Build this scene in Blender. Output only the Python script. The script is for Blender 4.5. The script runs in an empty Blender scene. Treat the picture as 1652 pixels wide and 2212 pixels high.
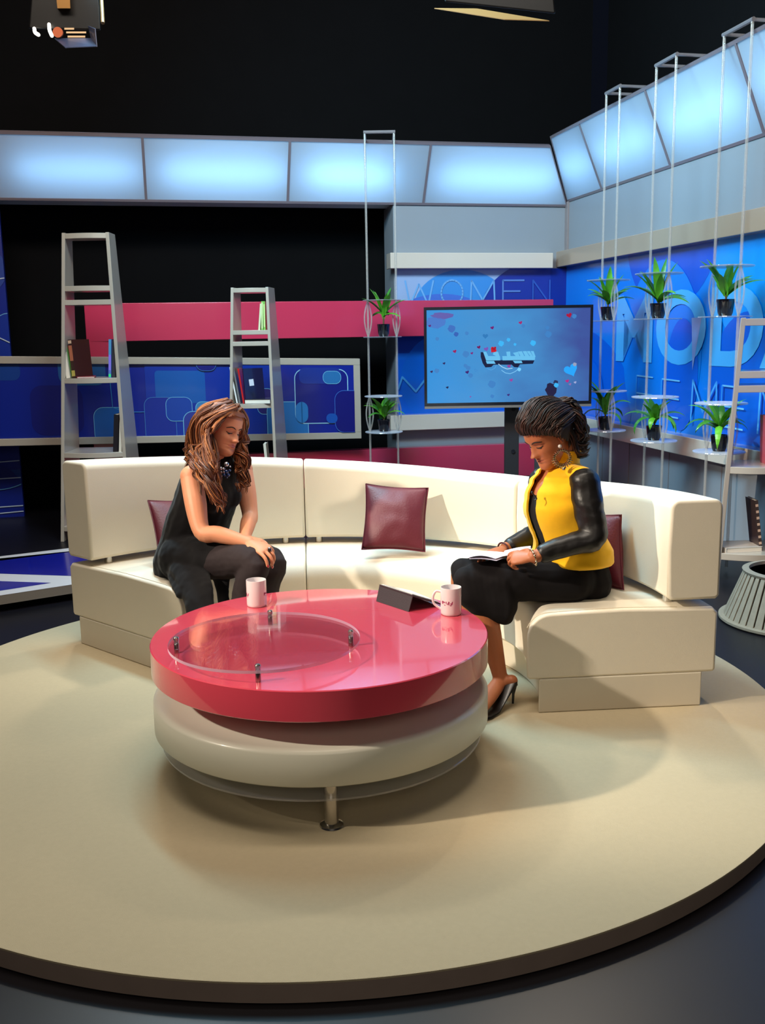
import bpy, bmesh, math, random
from math import sin, cos, pi, radians
from mathutils import Vector, Matrix, noise
random.seed(7)
SC = bpy.context.scene
COL = SC.collection
V = Vector
# ------------------------------------------------------------------ camera
FPX, PITCH, ROLL = 2112.4, 0.18, -0.0165
P = 0.06                      # top of the round stage
ZC = 1.48 + P                 # camera height
_r0 = V((1, 0, 0)); _u0 = V((0, sin(PITCH), cos(PITCH))); FWD = V((0, cos(PITCH), -sin(PITCH)))
CX = _r0*cos(ROLL) + _u0*sin(ROLL)
CY = -_r0*sin(ROLL) + _u0*cos(ROLL)
def ray(px, py):
    return CX*((px-826)/FPX) - CY*((py-1106)/FPX) + FWD
def at(px, py, Y):            # point seen at a pixel, at world depth Y
    d = ray(px, py); return V((0, 0, ZC)) + d*(Y/d.y)
def gr(px, py, z):            # point seen at a pixel, at world height z
    d = ray(px, py); return V((0, 0, ZC)) + d*((z-ZC)/d.z)
cam = bpy.data.objects.new('camera', bpy.data.cameras.new('camera'))
COL.objects.link(cam); SC.camera = cam
M = Matrix(((CX.x, CY.x, -FWD.x, 0), (CX.y, CY.y, -FWD.y, 0), (CX.z, CY.z, -FWD.z, ZC), (0, 0, 0, 1)))
cam.matrix_world = M
cam.data.sensor_fit = 'VERTICAL'; cam.data.sensor_height = 36; cam.data.sensor_width = 27
cam.data.lens = 36*FPX/2212; cam.data.clip_start = 0.05; cam.data.clip_end = 60
# ------------------------------------------------------------------ materials
def lin(c):
    o = []
    for v in c[:3]:
        v /= 255.0
        o.append(v/12.92 if v <= 0.04045 else ((v+0.055)/1.055)**2.4)
    return (*o, 1.0)
MATS = {}
def mat(name, c, rough=0.5, metal=0.0, coat=0.0, var=0.0, scale=20.0, bump=0.0, bscale=200.0, spec=0.5, sheen=0.0, sss=0.0, coatr=0.08):
    if name in MATS: return MATS[name]
    m = bpy.data.materials.new(name); m.use_nodes = True
    nt = m.node_tree; b = nt.nodes['Principled BSDF']
    b.inputs['Base Color'].default_value = lin(c)
    b.inputs['Roughness'].default_value = rough
    b.inputs['Metallic'].default_value = metal
    b.inputs['Specular IOR Level'].default_value = spec
    b.inputs['Coat Weight'].default_value = coat
    b.inputs['Coat Roughness'].default_value = coatr
    b.inputs['Sheen Weight'].default_value = sheen
    if sss:
        b.inputs['Subsurface Weight'].default_value = sss
        b.inputs['Subsurface Radius'].default_value = (0.012, 0.005, 0.003)
        b.inputs['Subsurface Scale'].default_value = 1.0
    tc = nt.nodes.new('ShaderNodeTexCoord')
    if var:
        n = nt.nodes.new('ShaderNodeTexNoise'); n.inputs['Scale'].default_value = scale; n.inputs['Detail'].default_value = 4
        nt.links.new(tc.outputs['Object'], n.inputs['Vector'])
        mx = nt.nodes.new('ShaderNodeMix'); mx.data_type = 'RGBA'
        l = lin(c)
        mx.inputs['A'].default_value = (*[x*(1-var) for x in l[:3]], 1)
        mx.inputs['B'].default_value = (*[min(1, x*(1+var)) for x in l[:3]], 1)
        nt.links.new(n.outputs['Fac'], mx.inputs['Factor'])
        nt.links.new(mx.outputs['Result'], b.inputs['Base Color'])
    if bump:
        n2 = nt.nodes.new('ShaderNodeTexNoise'); n2.inputs['Scale'].default_value = bscale; n2.inputs['Detail'].default_value = 3
        nt.links.new(tc.outputs['Object'], n2.inputs['Vector'])
        bp = nt.nodes.new('ShaderNodeBump'); bp.inputs['Strength'].default_value = bump; bp.inputs['Distance'].default_value = 0.01
        nt.links.new(n2.outputs['Fac'], bp.inputs['Height']); nt.links.new(bp.outputs['Normal'], b.inputs['Normal'])
    MATS[name] = m
    return m
def emit(name, c, s):
    if name in MATS: return MATS[name]
    m = bpy.data.materials.new(name); m.use_nodes = True; nt = m.node_tree
    b = nt.nodes['Principled BSDF']; b.inputs['Base Color'].default_value = (0, 0, 0, 1)
    b.inputs['Emission Color'].default_value = lin(c); b.inputs['Emission Strength'].default_value = s
    b.inputs['Roughness'].default_value = 0.3
    MATS[name] = m; return m
def clear(name, c, alpha, rough=0.05, body=0.5):
    """thin clear plastic: part see-through, part milky, part mirror"""
    if name in MATS: return MATS[name]
    m = bpy.data.materials.new(name); m.use_nodes = True; nt = m.node_tree
    nt.nodes.clear(); N = nt.nodes.new
    out = N('ShaderNodeOutputMaterial'); tr = N('ShaderNodeBsdfTransparent'); gl = N('ShaderNodeBsdfGlossy'); df = N('ShaderNodeBsdfDiffuse')
    tr.inputs['Color'].default_value = (0.93, 0.94, 0.95, 1)
    gl.inputs['Roughness'].default_value = rough; gl.inputs['Color'].default_value = (1, 1, 1, 1)
    df.inputs['Color'].default_value = lin(c)
    m1 = N('ShaderNodeMixShader'); m1.inputs[0].default_value = body
    nt.links.new(gl.outputs[0], m1.inputs[1]); nt.links.new(df.outputs[0], m1.inputs[2])
    ge = N('ShaderNodeNewGeometry'); dt = N('ShaderNodeVectorMath'); dt.operation = 'DOT_PRODUCT'
    nt.links.new(ge.outputs['Normal'], dt.inputs[0]); nt.links.new(ge.outputs['Incoming'], dt.inputs[1])
    ab = N('ShaderNodeMath'); ab.operation = 'ABSOLUTE'; nt.links.new(dt.outputs['Value'], ab.inputs[0])
    om = N('ShaderNodeMath'); om.operation = 'SUBTRACT'; om.inputs[0].default_value = 1.0; nt.links.new(ab.outputs[0], om.inputs[1])
    pw_ = N('ShaderNodeMath'); pw_.operation = 'POWER'; pw_.inputs[1].default_value = 5.0; nt.links.new(om.outputs[0], pw_.inputs[0])
    fr = N('ShaderNodeMath'); fr.operation = 'MULTIPLY_ADD'; fr.inputs[1].default_value = .95; fr.inputs[2].default_value = .04; nt.links.new(pw_.outputs[0], fr.inputs[0])
    ma = N('ShaderNodeMath'); ma.operation = 'ADD'; ma.use_clamp = True; ma.inputs[1].default_value = alpha
    nt.links.new(fr.outputs[0], ma.inputs[0])
    m2 = N('ShaderNodeMixShader'); nt.links.new(ma.outputs[0], m2.inputs[0])
    nt.links.new(tr.outputs[0], m2.inputs[1]); nt.links.new(m1.outputs[0], m2.inputs[2])
    nt.links.new(m2.outputs[0], out.inputs['Surface'])
    MATS[name] = m; return m
# ------------------------------------------------------------------ objects
def tag(o, label=None, cat=None, group=None, kind=None):
    if label: o['label'] = label
    if cat: o['category'] = cat
    if group: o['group'] = group
    if kind: o['kind'] = kind
    return o
def thing(name, label, cat, loc=(0, 0, 0), group=None, rotz=0):
    o = bpy.data.objects.new(name, None); COL.objects.link(o)
    o.location = loc; o.rotation_euler = (0, 0, rotz); o.empty_display_size = 0.05
    tag(o, label, cat, group); return o
class MB:
    def __init__(s): s.v = []; s.f = []; s.m = []; s.mats = []
    def mi(s, m):
        if m not in s.mats: s.mats.append(m)
        return s.mats.index(m)
    def add(s, vs, fs, m=None):
        b = len(s.v); s.v += [V(x) for x in vs]
        i = s.mi(m) if m else 0
        for f in fs: s.f.append([b+k for k in f]); s.m.append(i)
        return b
    def hexa(s, c, m=None):   # 8 corners: bottom 4 ccw, top 4 ccw
        s.add(c, [(3, 2, 1, 0), (4, 5, 6, 7), (0, 1, 5, 4), (1, 2, 6, 5), (2, 3, 7, 6), (3, 0, 4, 7)], m)
    def box(s, c, size, m=None, R=None):
        x, y, z = [k/2 for k in size]; c = V(c)
        pts = [V(p) for p in ((-x, -y, -z), (x, -y, -z), (x, y, -z), (-x, y, -z), (-x, -y, z), (x, -y, z), (x, y, z), (-x, y, z))]
        if R: pts = [R @ p for p in pts]
        s.hexa([c+p for p in pts], m)
    def poly(s, pts, m=None): s.add(pts, [list(range(len(pts)))], m)
    def prism(s, pts, d, m=None, caps=True):
        d = V(d); n = len(pts); pts = [V(p) for p in pts]
        fs = [[i, (i+1) % n, n+(i+1) % n, n+i] for i in range(n)]
        if caps: fs += [list(range(n))[::-1], list(range(n, 2*n))]
        s.add(pts+[p+d for p in pts], fs, m)
    def rings(s, rs, m=None, closed=True, cap0=True, cap1=True):
        n = len(rs[0]); b = len(s.v)
        vs = [p for r in rs for p in r]; fs = []
        for i in range(len(rs)-1):
            for j in range(n if closed else n-1):
                k = (j+1) % n
                fs.append([i*n+j, i*n+k, (i+1)*n+k, (i+1)*n+j])
        if cap0: fs.append(list(range(n))[::-1])
        if cap1: fs.append([(len(rs)-1)*n+j for j in range(n)])
        s.add(vs, fs, m)
    def lathe(s, prof, m=None, c=(0, 0, 0), seg=48, axis=None):
        c = V(c); rs = []
        for r, z in prof:
            rs.append([c+V((r*cos(2*pi*k/seg), r*sin(2*pi*k/seg), z)) for k in range(seg)])
        s.rings(rs, m, cap0=prof[0][0] > 1e-5, cap1=prof[-1][0] > 1e-5)
    def cyl(s, a, b, r, m=None, seg=16, r2=None):
        s.tube([a, b], [r, r if r2 is None else r2], m, seg)
    def tube(s, pts, rad, m=None, seg=10, side=None, cap=True, round_=0):
        pts = [V(p) for p in pts]; n = len(pts)
        if not isinstance(rad, (list, tuple)): rad = [rad]*n
        rad = [(r, r) if not isinstance(r, (list, tuple)) else r for r in rad]
        T = []
        for i in range(n):
            t = (pts[min(i+1, n-1)]-pts[max(i-1, 0)])
            T.append(t.normalized() if t.length > 1e-9 else V((0, 0, 1)))
        ref = V(side) if side is not None else (V((1, 0, 0)) if abs(T[0].x) < 0.8 else V((0, 1, 0)))
        rs = []; A = ref
        def ring(c, t, a, b_, A):
            B = t.cross(A).normalized()
            return [c + A*(a*cos(2*pi*k/seg)) + B*(b_*sin(2*pi*k/seg)) for k in range(seg)]
        for i in range(n):
            base = ref if side is not None else A
            A2 = base - T[i]*base.dot(T[i])
            if A2.length < 1e-4: A2 = A
            A = A2.normalized(); a, b_ = rad[i]
            if round_ and i == 0:
                for q in range(round_): 
                    w = (q+0.15)/round_*pi/2; rs.append(ring(pts[0]-T[0]*(min(a, b_)*cos(w)), T[0], a*sin(w), b_*sin(w), A))
            rs.append(ring(pts[i], T[i], a, b_, A))
            if round_ and i == n-1:
                for q in range(round_-1, -1, -1):
                    w = (q+0.15)/round_*pi/2; rs.append(ring(pts[-1]+T[-1]*(min(a, b_)*cos(w)), T[-1], a*sin(w), b_*sin(w), A))
        s.rings(rs, m, cap0=cap, cap1=cap)
    def sphere(s, c, r, m=None, seg=16, rg=10, sc=(1, 1, 1), R=None):
        c = V(c); rs = []
        for i in range(1, rg):
            th = pi*i/rg; ring = []
            for k in range(seg):
                p = V((r*sc[0]*sin(th)*cos(2*pi*k/seg), r*sc[1]*sin(th)*sin(2*pi*k/seg), -r*sc[2]*cos(th)))
                if R: p = R @ p
                ring.append(c+p)
            rs.append(ring)
        b = len(s.v); s.rings(rs, m, cap0=False, cap1=False)
        e0 = V((0, 0, -r*sc[2])); e1 = V((0, 0, r*sc[2]))
        if R: e0 = R @ e0; e1 = R @ e1
        i0 = len(s.v); s.v += [c+e0, c+e1]; mi = s.mi(m) if m else 0
        top = b+(rg-2)*seg
        for k in range(seg):
            s.f.append([i0, b+(k+1) % seg, b+k]); s.m.append(mi)
            s.f.append([i0+1, top+k, top+(k+1) % seg]); s.m.append(mi)
    def build(s, name, m=None, parent=None, smooth=True, ang=40, bevel=0, bseg=3, loc=None, fixn=True):
        me = bpy.data.meshes.new(name)
        me.from_pydata([tuple(p) for p in s.v], [], s.f)
        ms = s.mats if s.mats else [m]
        for k in ms: me.materials.append(k)
        for p, i in zip(me.polygons, s.m): p.material_index = i
        if fixn:
            bm = bmesh.new(); bm.from_mesh(me); bmesh.ops.recalc_face_normals(bm, faces=bm.faces[:]); bm.to_mesh(me); bm.free()
        if smooth:
            me.polygons.foreach_set('use_smooth', [True]*len(me.polygons)); me.set_sharp_from_angle(angle=radians(ang))
        o = bpy.data.objects.new(name, me); COL.objects.link(o)
        if bevel:
            b = o.modifiers.new('bevel', 'BEVEL'); b.width = bevel; b.segments = bseg; b.limit_method = 'ANGLE'; b.angle_limit = radians(50); b.harden_normals = True
        if parent is not None:
            o.parent = parent
            o.matrix_parent_inverse = Matrix.LocRotScale(parent.location, parent.rotation_euler, parent.scale).inverted() if loc is None else Matrix()
        return o
def centroid_fix(o):
    """put a top-level mesh object's origin at the base centre of its mesh"""
    me = o.data; n = len(me.vertices)
    xs = [v.co.x for v in me.vertices]; ys = [v.co.y for v in me.vertices]; zs = [v.co.z for v in me.vertices]
    c = V(((min(xs)+max(xs))/2, (min(ys)+max(ys))/2, min(zs)))
    me.transform(Matrix.Translation(-c)); o.location = c
    return o
def copy_tree(o, parent=None):
    c = o.copy(); COL.objects.link(c)
    if parent is not None: c.parent = parent
    for ch in list(o.children): copy_tree(ch, c)
    return c
def smooth_path(pts, n=6):
    pts = [V(p) for p in pts]; out = []
    for i in range(len(pts)-1):
        p0 = pts[max(i-1, 0)]; p1 = pts[i]; p2 = pts[i+1]; p3 = pts[min(i+2, len(pts)-1)]
        for k in range(n):
            t = k/n
            out.append(0.5*((2*p1)+(p2-p0)*t+(2*p0-5*p1+4*p2-p3)*t*t+(3*p1-p0-3*p2+p3)*t**3))
    out.append(pts[-1]); return out
def lerp_list(xs, ys, x):
    if x <= xs[0]: return ys[0]
    for i in range(len(xs)-1):
        if x <= xs[i+1]:
            t = (x-xs[i])/(xs[i+1]-xs[i]); return ys[i]*(1-t)+ys[i+1]*t
    return ys[-1]
# ------------------------------------------------------------------ set materials
GREY = mat('grey_lacquer', (178, 166, 152), 0.28, coat=0.5, var=0.03, scale=3)
GREYD = mat('grey_trim', (140, 128, 128), 0.35, coat=0.3)
PANEL = mat('pale_grey_laminate', (142, 148, 156), 0.4, coat=0.1, var=0.02, scale=2)
CREAMB = mat('cream_gloss_laminate', (214, 200, 186), 0.14, coat=0.6, var=0.02, scale=2)
BLACKC = mat('black_cloth', (12, 12, 14), 0.95, var=0.15, scale=4, spec=0.1)
PINK = mat('pink_gloss_laminate', (200, 56, 88), 0.2, coat=0.6, var=0.03, scale=3)
FLOORM = mat('black_gloss_vinyl', (15, 13, 19), 0.38, var=0.25, scale=3, spec=0.35, bump=0.04, bscale=3)
CARPET = mat('beige_carpet', (192, 178, 148), 0.9, var=0.05, scale=60, bump=0.15, bscale=400, spec=0.15)
RIM = mat('stage_rim_board', (160, 142, 130), 0.7, var=0.12, scale=12)
CHROME = mat('brushed_metal', (190, 186, 180), 0.22, metal=1.0)
ACRYL = clear('clear_acrylic', (225, 225, 228), 0.0, 0.02, 0.0)
PLATE = clear('acrylic_plate', (215, 215, 225), 0.2, 0.08, 0.6)
ROD = clear('acrylic_rod', (215, 205, 195), 0.3, 0.12, 0.72)
# ------------------------------------------------------------------ wall frames
U2 = V((0.9775, 0.2117, 0)); N2 = V((-0.2117, 0.9775, 0))
P0 = V((-3.18, 8.549, 0)); SK = 5.093; K = P0+U2*SK; R2 = -N2
def WB(s, z, off=0.0): return P0+U2*s-N2*off+V((0, 0, z))      # back wall (off = towards the room)
def WR(t, z, off=0.0): return K+R2*t-U2*off+V((0, 0, z))       # right wall
def slab(mb, F, s0, s1, z0, z1, o0, o1, m=None):
    mb.hexa([F(s0, z0, o1), F(s1, z0, o1), F(s1, z0, o0), F(s0, z0, o0), F(s0, z1, o1), F(s1, z1, o1), F(s1, z1, o0), F(s0, z1, o0)], m)
def simple(name, F, dims, m, kind='structure', bevel=0.004, label=None, cat=None, group=None):
    mb = MB(); slab(mb, F, *dims); o = mb.build(name, m, smooth=bool(bevel), bevel=bevel)
    centroid_fix(o)
    return tag(o, label, cat, group, kind)
# floor, walls, ceiling
mb = MB(); mb.box((0, 4.5, -0.05), (16, 17, 0.1)); tag(centroid_fix(mb.build('floor', FLOORM, smooth=False)), kind='structure')
mb = MB(); mb.box((0, 4.5, 6.05), (16, 17, 0.1)); tag(centroid_fix(mb.build('ceiling', BLACKC, smooth=False)), kind='structure')
simple('wall_back', WB, (-4.6, 5.6, 0, 6.0, -0.75, -0.65), BLACKC, bevel=0)
simple('wall_right', WR, (-0.6, 8.5, 0, 6.0, -0.75, -0.65), BLACKC, bevel=0)
# ------------------------------------------------------------------ printed panels
class Print:
    def __init__(s, F, rect, off): s.F = F; s.r = rect; s.off = off; s.mb = MB(); s.k = 0
    def clip(s, pts):
        s0, s1, z0, z1 = s.r
        for ax, lim, sg in ((0, s0, 1), (0, s1, -1), (1, z0, 1), (1, z1, -1)):
            out = []
            for i in range(len(pts)):
                a = pts[i]; b = pts[(i+1) % len(pts)]
                da = (a[ax]-lim)*sg; db = (b[ax]-lim)*sg
                if da >= 0: out.append(a)
                if (da >= 0) != (db >= 0):
                    t = da/(da-db); out.append((a[0]+(b[0]-a[0])*t, a[1]+(b[1]-a[1])*t))
            pts = out
            if len(pts) < 3: return None
        return pts
    def poly(s, pts, c, step=True):
        if step: s.k += 1
        q = s.clip(list(pts))
        if not q: return
        s.mb.poly([s.F(a, b, s.off+0.0012*s.k) for a, b in q], mat('print_%d_%d_%d' % c, c, 0.3, coat=0.3))
    def circle(s, c0, r, c, n=48, ry=None): s.poly([(c0[0]+r*cos(2*pi*k/n), c0[1]+(ry or r)*sin(2*pi*k/n)) for k in range(n)], c)
    def stroke(s, pts, w, c):
        s.k += 1
        for a, b in zip(pts, pts[1:]):
            d = V((b[0]-a[0], b[1]-a[1])); L = d.length
            if L < 1e-6: continue
            n = V((-d.y, d.x))/L*w/2; e = d/L*w*0.25
            s.poly([(a[0]-e.x+n.x, a[1]-e.y+n.y), (a[0]-e.x-n.x, a[1]-e.y-n.y), (b[0]+e.x-n.x, b[1]+e.y-n.y), (b[0]+e.x+n.x, b[1]+e.y+n.y)], c, False)
    def arc(s, c0, r, a0, a1, w, c, n=24, ry=None):
        s.stroke([(c0[0]+r*cos(radians(a0+(a1-a0)*k/n)), c0[1]+(ry or r)*sin(radians(a0+(a1-a0)*k/n))) for k in range(n+1)], w, c)
    def rrect(s, x0, x1, z0, z1, r, c, line=None, w=0.008):
        pts = []
        for cx, cz, a in ((x1-r, z1-r, 0), (x0+r, z1-r, 90), (x0+r, z0+r, 180), (x1-r, z0+r, 270)):
            for k in range(7): pts.append((cx+r*cos(radians(a+15*k)), cz+r*sin(radians(a+15*k))))
        if c: s.poly(pts, c)
        if line: s.stroke(pts+[pts[0]], w, line)
    def text(s, txt, x, z, size, c, sx=1.0, bold=0.0):
        cu = bpy.data.curves.new('lettering', 'FONT'); cu.body = txt; cu.size = size; cu.offset = bold; cu.resolution_u = 6
        ob = bpy.data.objects.new('lettering', cu); COL.objects.link(ob)
        dg = bpy.context.evaluated_depsgraph_get(); me = ob.evaluated_get(dg).to_mesh()
        s.k += 1
        for p in me.polygons:
            s.poly([(x+me.vertices[i].co.x*sx, z+me.vertices[i].co.y) for i in p.vertices], c, False)
        ob.evaluated_get(dg).to_mesh_clear(); bpy.data.objects.remove(ob); bpy.data.curves.remove(cu)
    def build(s, name, parent=None): return s.mb.build(name, None, parent, smooth=False, fixn=False)
# --- back left blue panel (left edge of the picture)
bl = thing('backdrop_panel', 'tall blue printed panel with circles and pale lines behind the shelf at the left edge', 'backdrop', WB(-0.9, 0, -0.03))
mb = MB(); slab(mb, WB, -1.8, 0.0, 0, 2.66, -0.06, 0); mb.build('board', mat('deep_blue_board', (14, 40, 140), 0.35), bl, bevel=0.002)
pr = Print(WB, (-1.8, 0.0, 0, 2.66), 0.001)
pr.poly([(-1.8, 0), (0, 0), (0, 2.66), (-1.8, 2.66)], (12, 36, 140))
pr.poly([(-1.8, 2.15), (0, 2.15), (0, 2.66), (-1.8, 2.66)], (36, 44, 130))
pr.poly([(-1.8, 1.33), (0, 1.33), (0, 1.75), (-1.8, 1.75)], (10, 92, 176))
pr.circle((0.03, 1.55), 0.22, (14, 46, 150)); pr.arc((0.03, 1.55), 0.22, 0, 360, 0.006, (110, 170, 215))
pr.circle((-0.18, 2.13), 0.2, (40, 66, 150))
pr.poly([(-1.8, 0.1), (0, 0.1), (0, 0.42), (-1.8, 0.42)], (10, 60, 150)); pr.circle((-0.35, 0.12), 0.4, (14, 34, 130))
for a, b in (((-1, 2.52), (-0.01, 2.515)), ((-1, 2.41), (-0.01, 2.405)), ((-0.6, 1.98), (-0.0, 2.06)), ((-0.5, 1.78), (-0.0, 1.52)), ((-0.5, 1.6), (0.0, 1.30)),
             ((-1, 0.46), (0, 0.5)), ((-1, 0.33), (0, 0.35)), ((-1, 0.08), (0, 0.1)), ((-1, 0.0), (0, 0.05)), ((-1, 0.55), (0, 0.0))):
    if b[1] > 0: pr.stroke([a, b], 0.009, (190, 205, 225))
pr.arc((-0.2, 0.75), 0.5, 200, 340, 0.007, (90, 150, 200))
pr.build('printed_face', bl)
# --- long grey-framed blue panel
def FR(s, z, off=0.0):            # skewed slightly: left end stands a little higher
    t = (2.97-s)/3.0
    return WB(s, z+t*(0.052+0.03*(z-0.62)/0.7), 0.45+off)
fr = thing('framed_backdrop_panel', 'long blue printed panel in a grey frame, floating behind the grey ladder shelves', 'backdrop', WB(1.2, 0.62, 0.42))
mb = MB()
for d in ((-0.7, 2.975, 1.272, 1.33), (-0.7, 2.975, 0.622, 0.68), (2.915, 2.975, 0.68, 1.272)):
    slab(mb, FR, d[0], d[1], d[2], d[3], -0.1, 0.0)
mb.build('frame', GREY, fr, bevel=0.004)
mb = MB(); slab(mb, FR, -0.7, 2.92, 0.66, 1.3, -0.08, -0.04); mb.build('board', mat('deep_blue_board', (14, 40, 140)), fr, smooth=False)
pr = Print(FR, (-0.7, 2.916, 0.68, 1.272), -0.036)
A1, A2, A3, A4, LN = (8, 50, 158), (8, 88, 172), (16, 24, 118), (30, 110, 180), (120, 190, 225)
pr.poly([(-0.7, .68), (2.93, .68), (2.93, 1.272), (-0.7, 1.272)], (10, 34, 140))
pr.rrect(-0.6, 0.12, 1.14, 1.3, .06, (18, 60, 140)); pr.rrect(0.18, 0.6, 0.70, 1.1, .1, A3); pr.rrect(-0.5, -0.1, .6, 1.0, .1, (10, 60, 150))
pr.rrect(0.42, 0.8, 1.1, 1.34, .08, (36, 96, 160)); pr.rrect(0.68, 1.0, 0.62, 0.92, .08, A2, LN, .004); pr.stroke([(0.83, 1.2), (0.84, .92), (0.95, .88), (1.2, .88)], .005, (60, 140, 200))
pr.rrect(1.12, 2.1, .55, 1.4, .1, A1); pr.rrect(1.2, 1.62, .95, 1.22, .03, A2); pr.rrect(1.1, 1.36, .62, 1.0, .07, (14, 44, 150), (70, 130, 190), .004)
pr.rrect(1.28, 1.5, .8, 1.0, .06, (14, 66, 165), LN, .004); pr.rrect(1.42, 1.72, .6, .88, .08, (46, 58, 150), LN, .006); pr.rrect(1.53, 1.68, .84, .96, .05, (60, 130, 185), LN, .006)
pr.rrect(1.55, 1.72, 1.22, 1.4, .06, A3, (60, 120, 190), .004)
pr.rrect(1.85, 2.02, .9, 1.12, .05, (12, 92, 176), LN, .006); pr.rrect(1.9, 2.32, .6, 1.3, .04, A1); pr.rrect(2.06, 2.2, .85, 1.07, .05, (46, 40, 120), LN, .005)
pr.rrect(2.2, 2.95, .6, 1.35, .02, (10, 34, 140)); pr.rrect(2.14, 2.5, .6, .955, .08, (24, 110, 184), LN, .006)
pr.rrect(2.39, 2.86, .765, 1.235, .08, (16, 26, 122), (150, 200, 225), .008); pr.rrect(2.43, 2.8, 1.11, 1.25, .05, (24, 50, 140)); pr.rrect(2.64, 2.8, 1.11, 1.22, .05, (40, 110, 170), LN, .004)
pr.rrect(2.39, 2.5, .77, .955, .06, (36, 120, 190)); pr.rrect(2.74, 3.1, .68, 1.05, .08, (16, 20, 112), (60, 110, 190), .005); pr.rrect(2.66, 2.76, .765, .85, .04, (20, 80, 170))
pr.build('printed_face', fr)
# --- pink ribbon: one C-shaped lacquered band
pk = thing('ribbon_shelf', 'pink lacquered C-shaped band running behind the shelves and the screen', 'set decoration', WB(2.5, 0, 0.2))
mb = MB(); NS = 40; prof = []
def bow(s): return 0.24+0.05*sin((s-0.65)/4.25*pi*1.6)
for (z0, z1, name, s0, s1) in ((1.515, 1.835, 'upper_band', 0.65, 4.89), (0.17, 0.485, 'lower_band', 0.65, 4.72)):
    m2 = MB(); rs = []
    for i in range(NS+1):
        s = s0+(s1-s0)*i/NS; b = bow(s)
        lift = 0.03*(1-(s-s0)/(s1-s0)) if z0 < 1 else 0
        rs.append([WB(s, z0, b-0.12), WB(s, z0, b), WB(s, z1+lift, b), WB(s, z1+lift, b-0.12)])
    m2.rings(rs); m2.build(name, PINK, pk, bevel=0.006)
m2 = MB(); slab(m2, WB, 0.65, 0.97, 0.47, 1.53, bow(0.7)-0.12, bow(0.7)-0.002); m2.build('upright_band', PINK, pk, bevel=0.005)
# --- wing behind the screen (short end of the back wall)
simple('wall_back_wing', WB, (3.40, 5.12, 0.64, 2.70, -0.4, -0.01), PANEL)
simple('trim_1', WB, (3.34, 4.91, 2.125, 2.265, -0.05, 0.12), CREAMB, bevel=0.006)
simple('trim_2', WB, (3.32, 4.99, 0.645, 0.79, -0.05, 0.12), CREAMB, bevel=0.006)
simple('wall_back_base', WB, (3.40, 5.10, 0.0, 0.645, -0.4, 0.0), PANEL)
pr = Print(WB, (3.41, 5.1, 0.79, 2.13), 0.002)
pr.poly([(3.4, .7), (5.2, .7), (5.2, 2.2), (3.4, 2.2)], (8, 104, 222))
pr.poly([(3.4, .7), (5.2, .7), (5.2, 1.3), (3.4, 1.3)], (0, 96, 218)); pr.poly([(3.4, 1.36), (5.2, 1.36), (5.2, 1.55), (3.4, 1.55)], (8, 60, 170)); pr.circle((3.9, 1.1), .45, (0, 100, 215))
pr.poly([(3.4, 1.84), (5.2, 1.84), (5.2, 2.2), (3.4, 2.2)], (150, 175, 215)); pr.circle((4.05, 1.76), .47, (60, 140, 215), ry=.36); pr.circle((4.85, 1.72), .62, (30, 50, 150), ry=.48)
pr.circle((3.85, 1.72), .42, (70, 110, 205), ry=.18); pr.poly([(4.93, .7), (5.2, .7), (5.2, 2.2), (4.93, 2.2)], (10, 40, 140))
LW = (110, 170, 225); z0, z1 = 1.80, 2.02
pr.stroke([(3.5, z1), (3.545, z0), (3.63, z1-.03), (3.72, z0), (3.77, z1)], .016, LW)
pr.arc((3.95, 1.91), .105, 0, 360, .016, LW, ry=.115)
pr.stroke([(4.13, z0), (4.14, z1), (4.25, z0+.04), (4.36, z1), (4.37, z0)], .016, LW)
pr.stroke([(4.66, z1), (4.45, z1), (4.45, z0), (4.66, z0)], .016, (90, 130, 200)); pr.stroke([(4.45, 1.92), (4.62, 1.92)], .016, (90, 130, 200)); pr.stroke([(4.75, z0), (4.75, z1), (4.92, z0), (4.92, z1)], .014, (50, 90, 180))
pr.stroke([(3.46, 1.14), (3.59, 1.0), (3.72, 1.16), (3.72, .88)], .018, (70, 160, 230)); pr.stroke([(3.42, 1.03), (3.46, 1.14)], .018, (70, 160, 230))
o = pr.build('wall_back_graphic'); tag(centroid_fix(o), kind='structure')
# --- right wall
simple('wall_right_set', WR, (0.0, 5.6, 0.0, 2.74, -0.4, 0.0), PANEL)
simple('trim_3', WR, (-0.1, 5.6, 2.14, 2.285, -0.05, 0.10), mat('beige_gloss_laminate', (168, 146, 126), 0.2, coat=.4), bevel=0.006)
simple('trim_4', WR, (-0.02, 5.6, 0.625, 0.765, -0.05, 0.12), CREAMB, bevel=0.006)
simple('trim_5', WR, (-0.03, 0.05, 2.285, 2.74, -0.02, 0.02), GREYD, bevel=0.003)
pr = Print(WR, (0.0, 5.6, 0.765, 2.14), 0.002)
B0, B1, B2, B3, B4 = (0, 128, 238), (0, 98, 220), (30, 150, 242), (78, 178, 248), (0, 154, 252)
pr.poly([(0, .7), (5.6, .7), (5.6, 2.2), (0, 2.2)], B0)
pr.circle((2.0, 2.3), .72, (0, 84, 212), ry=.62); pr.circle((0.0, .9), 1.45, B1, ry=.7); pr.circle((1.9, 1.35), .62, B0, ry=.72); pr.circle((3.6, 1.95), .95, B4, ry=.72)
pr.circle((3.1, 1.15), .45, B1, ry=.5); pr.circle((2.25, 1.2), .24, (0, 96, 222), ry=.42); pr.circle((3.9, 1.1), .5, (0, 130, 245), ry=.5); pr.circle((.5, 1.0), .4, (0, 100, 222), ry=.3)
pr.text('MODA', 1.10, 1.30, 0.74, B3, sx=1.26, bold=0.02)
pr.poly([(2.38, 1.62), (2.52, 1.62), (2.42, 1.24)], (140, 170, 235))
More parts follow.
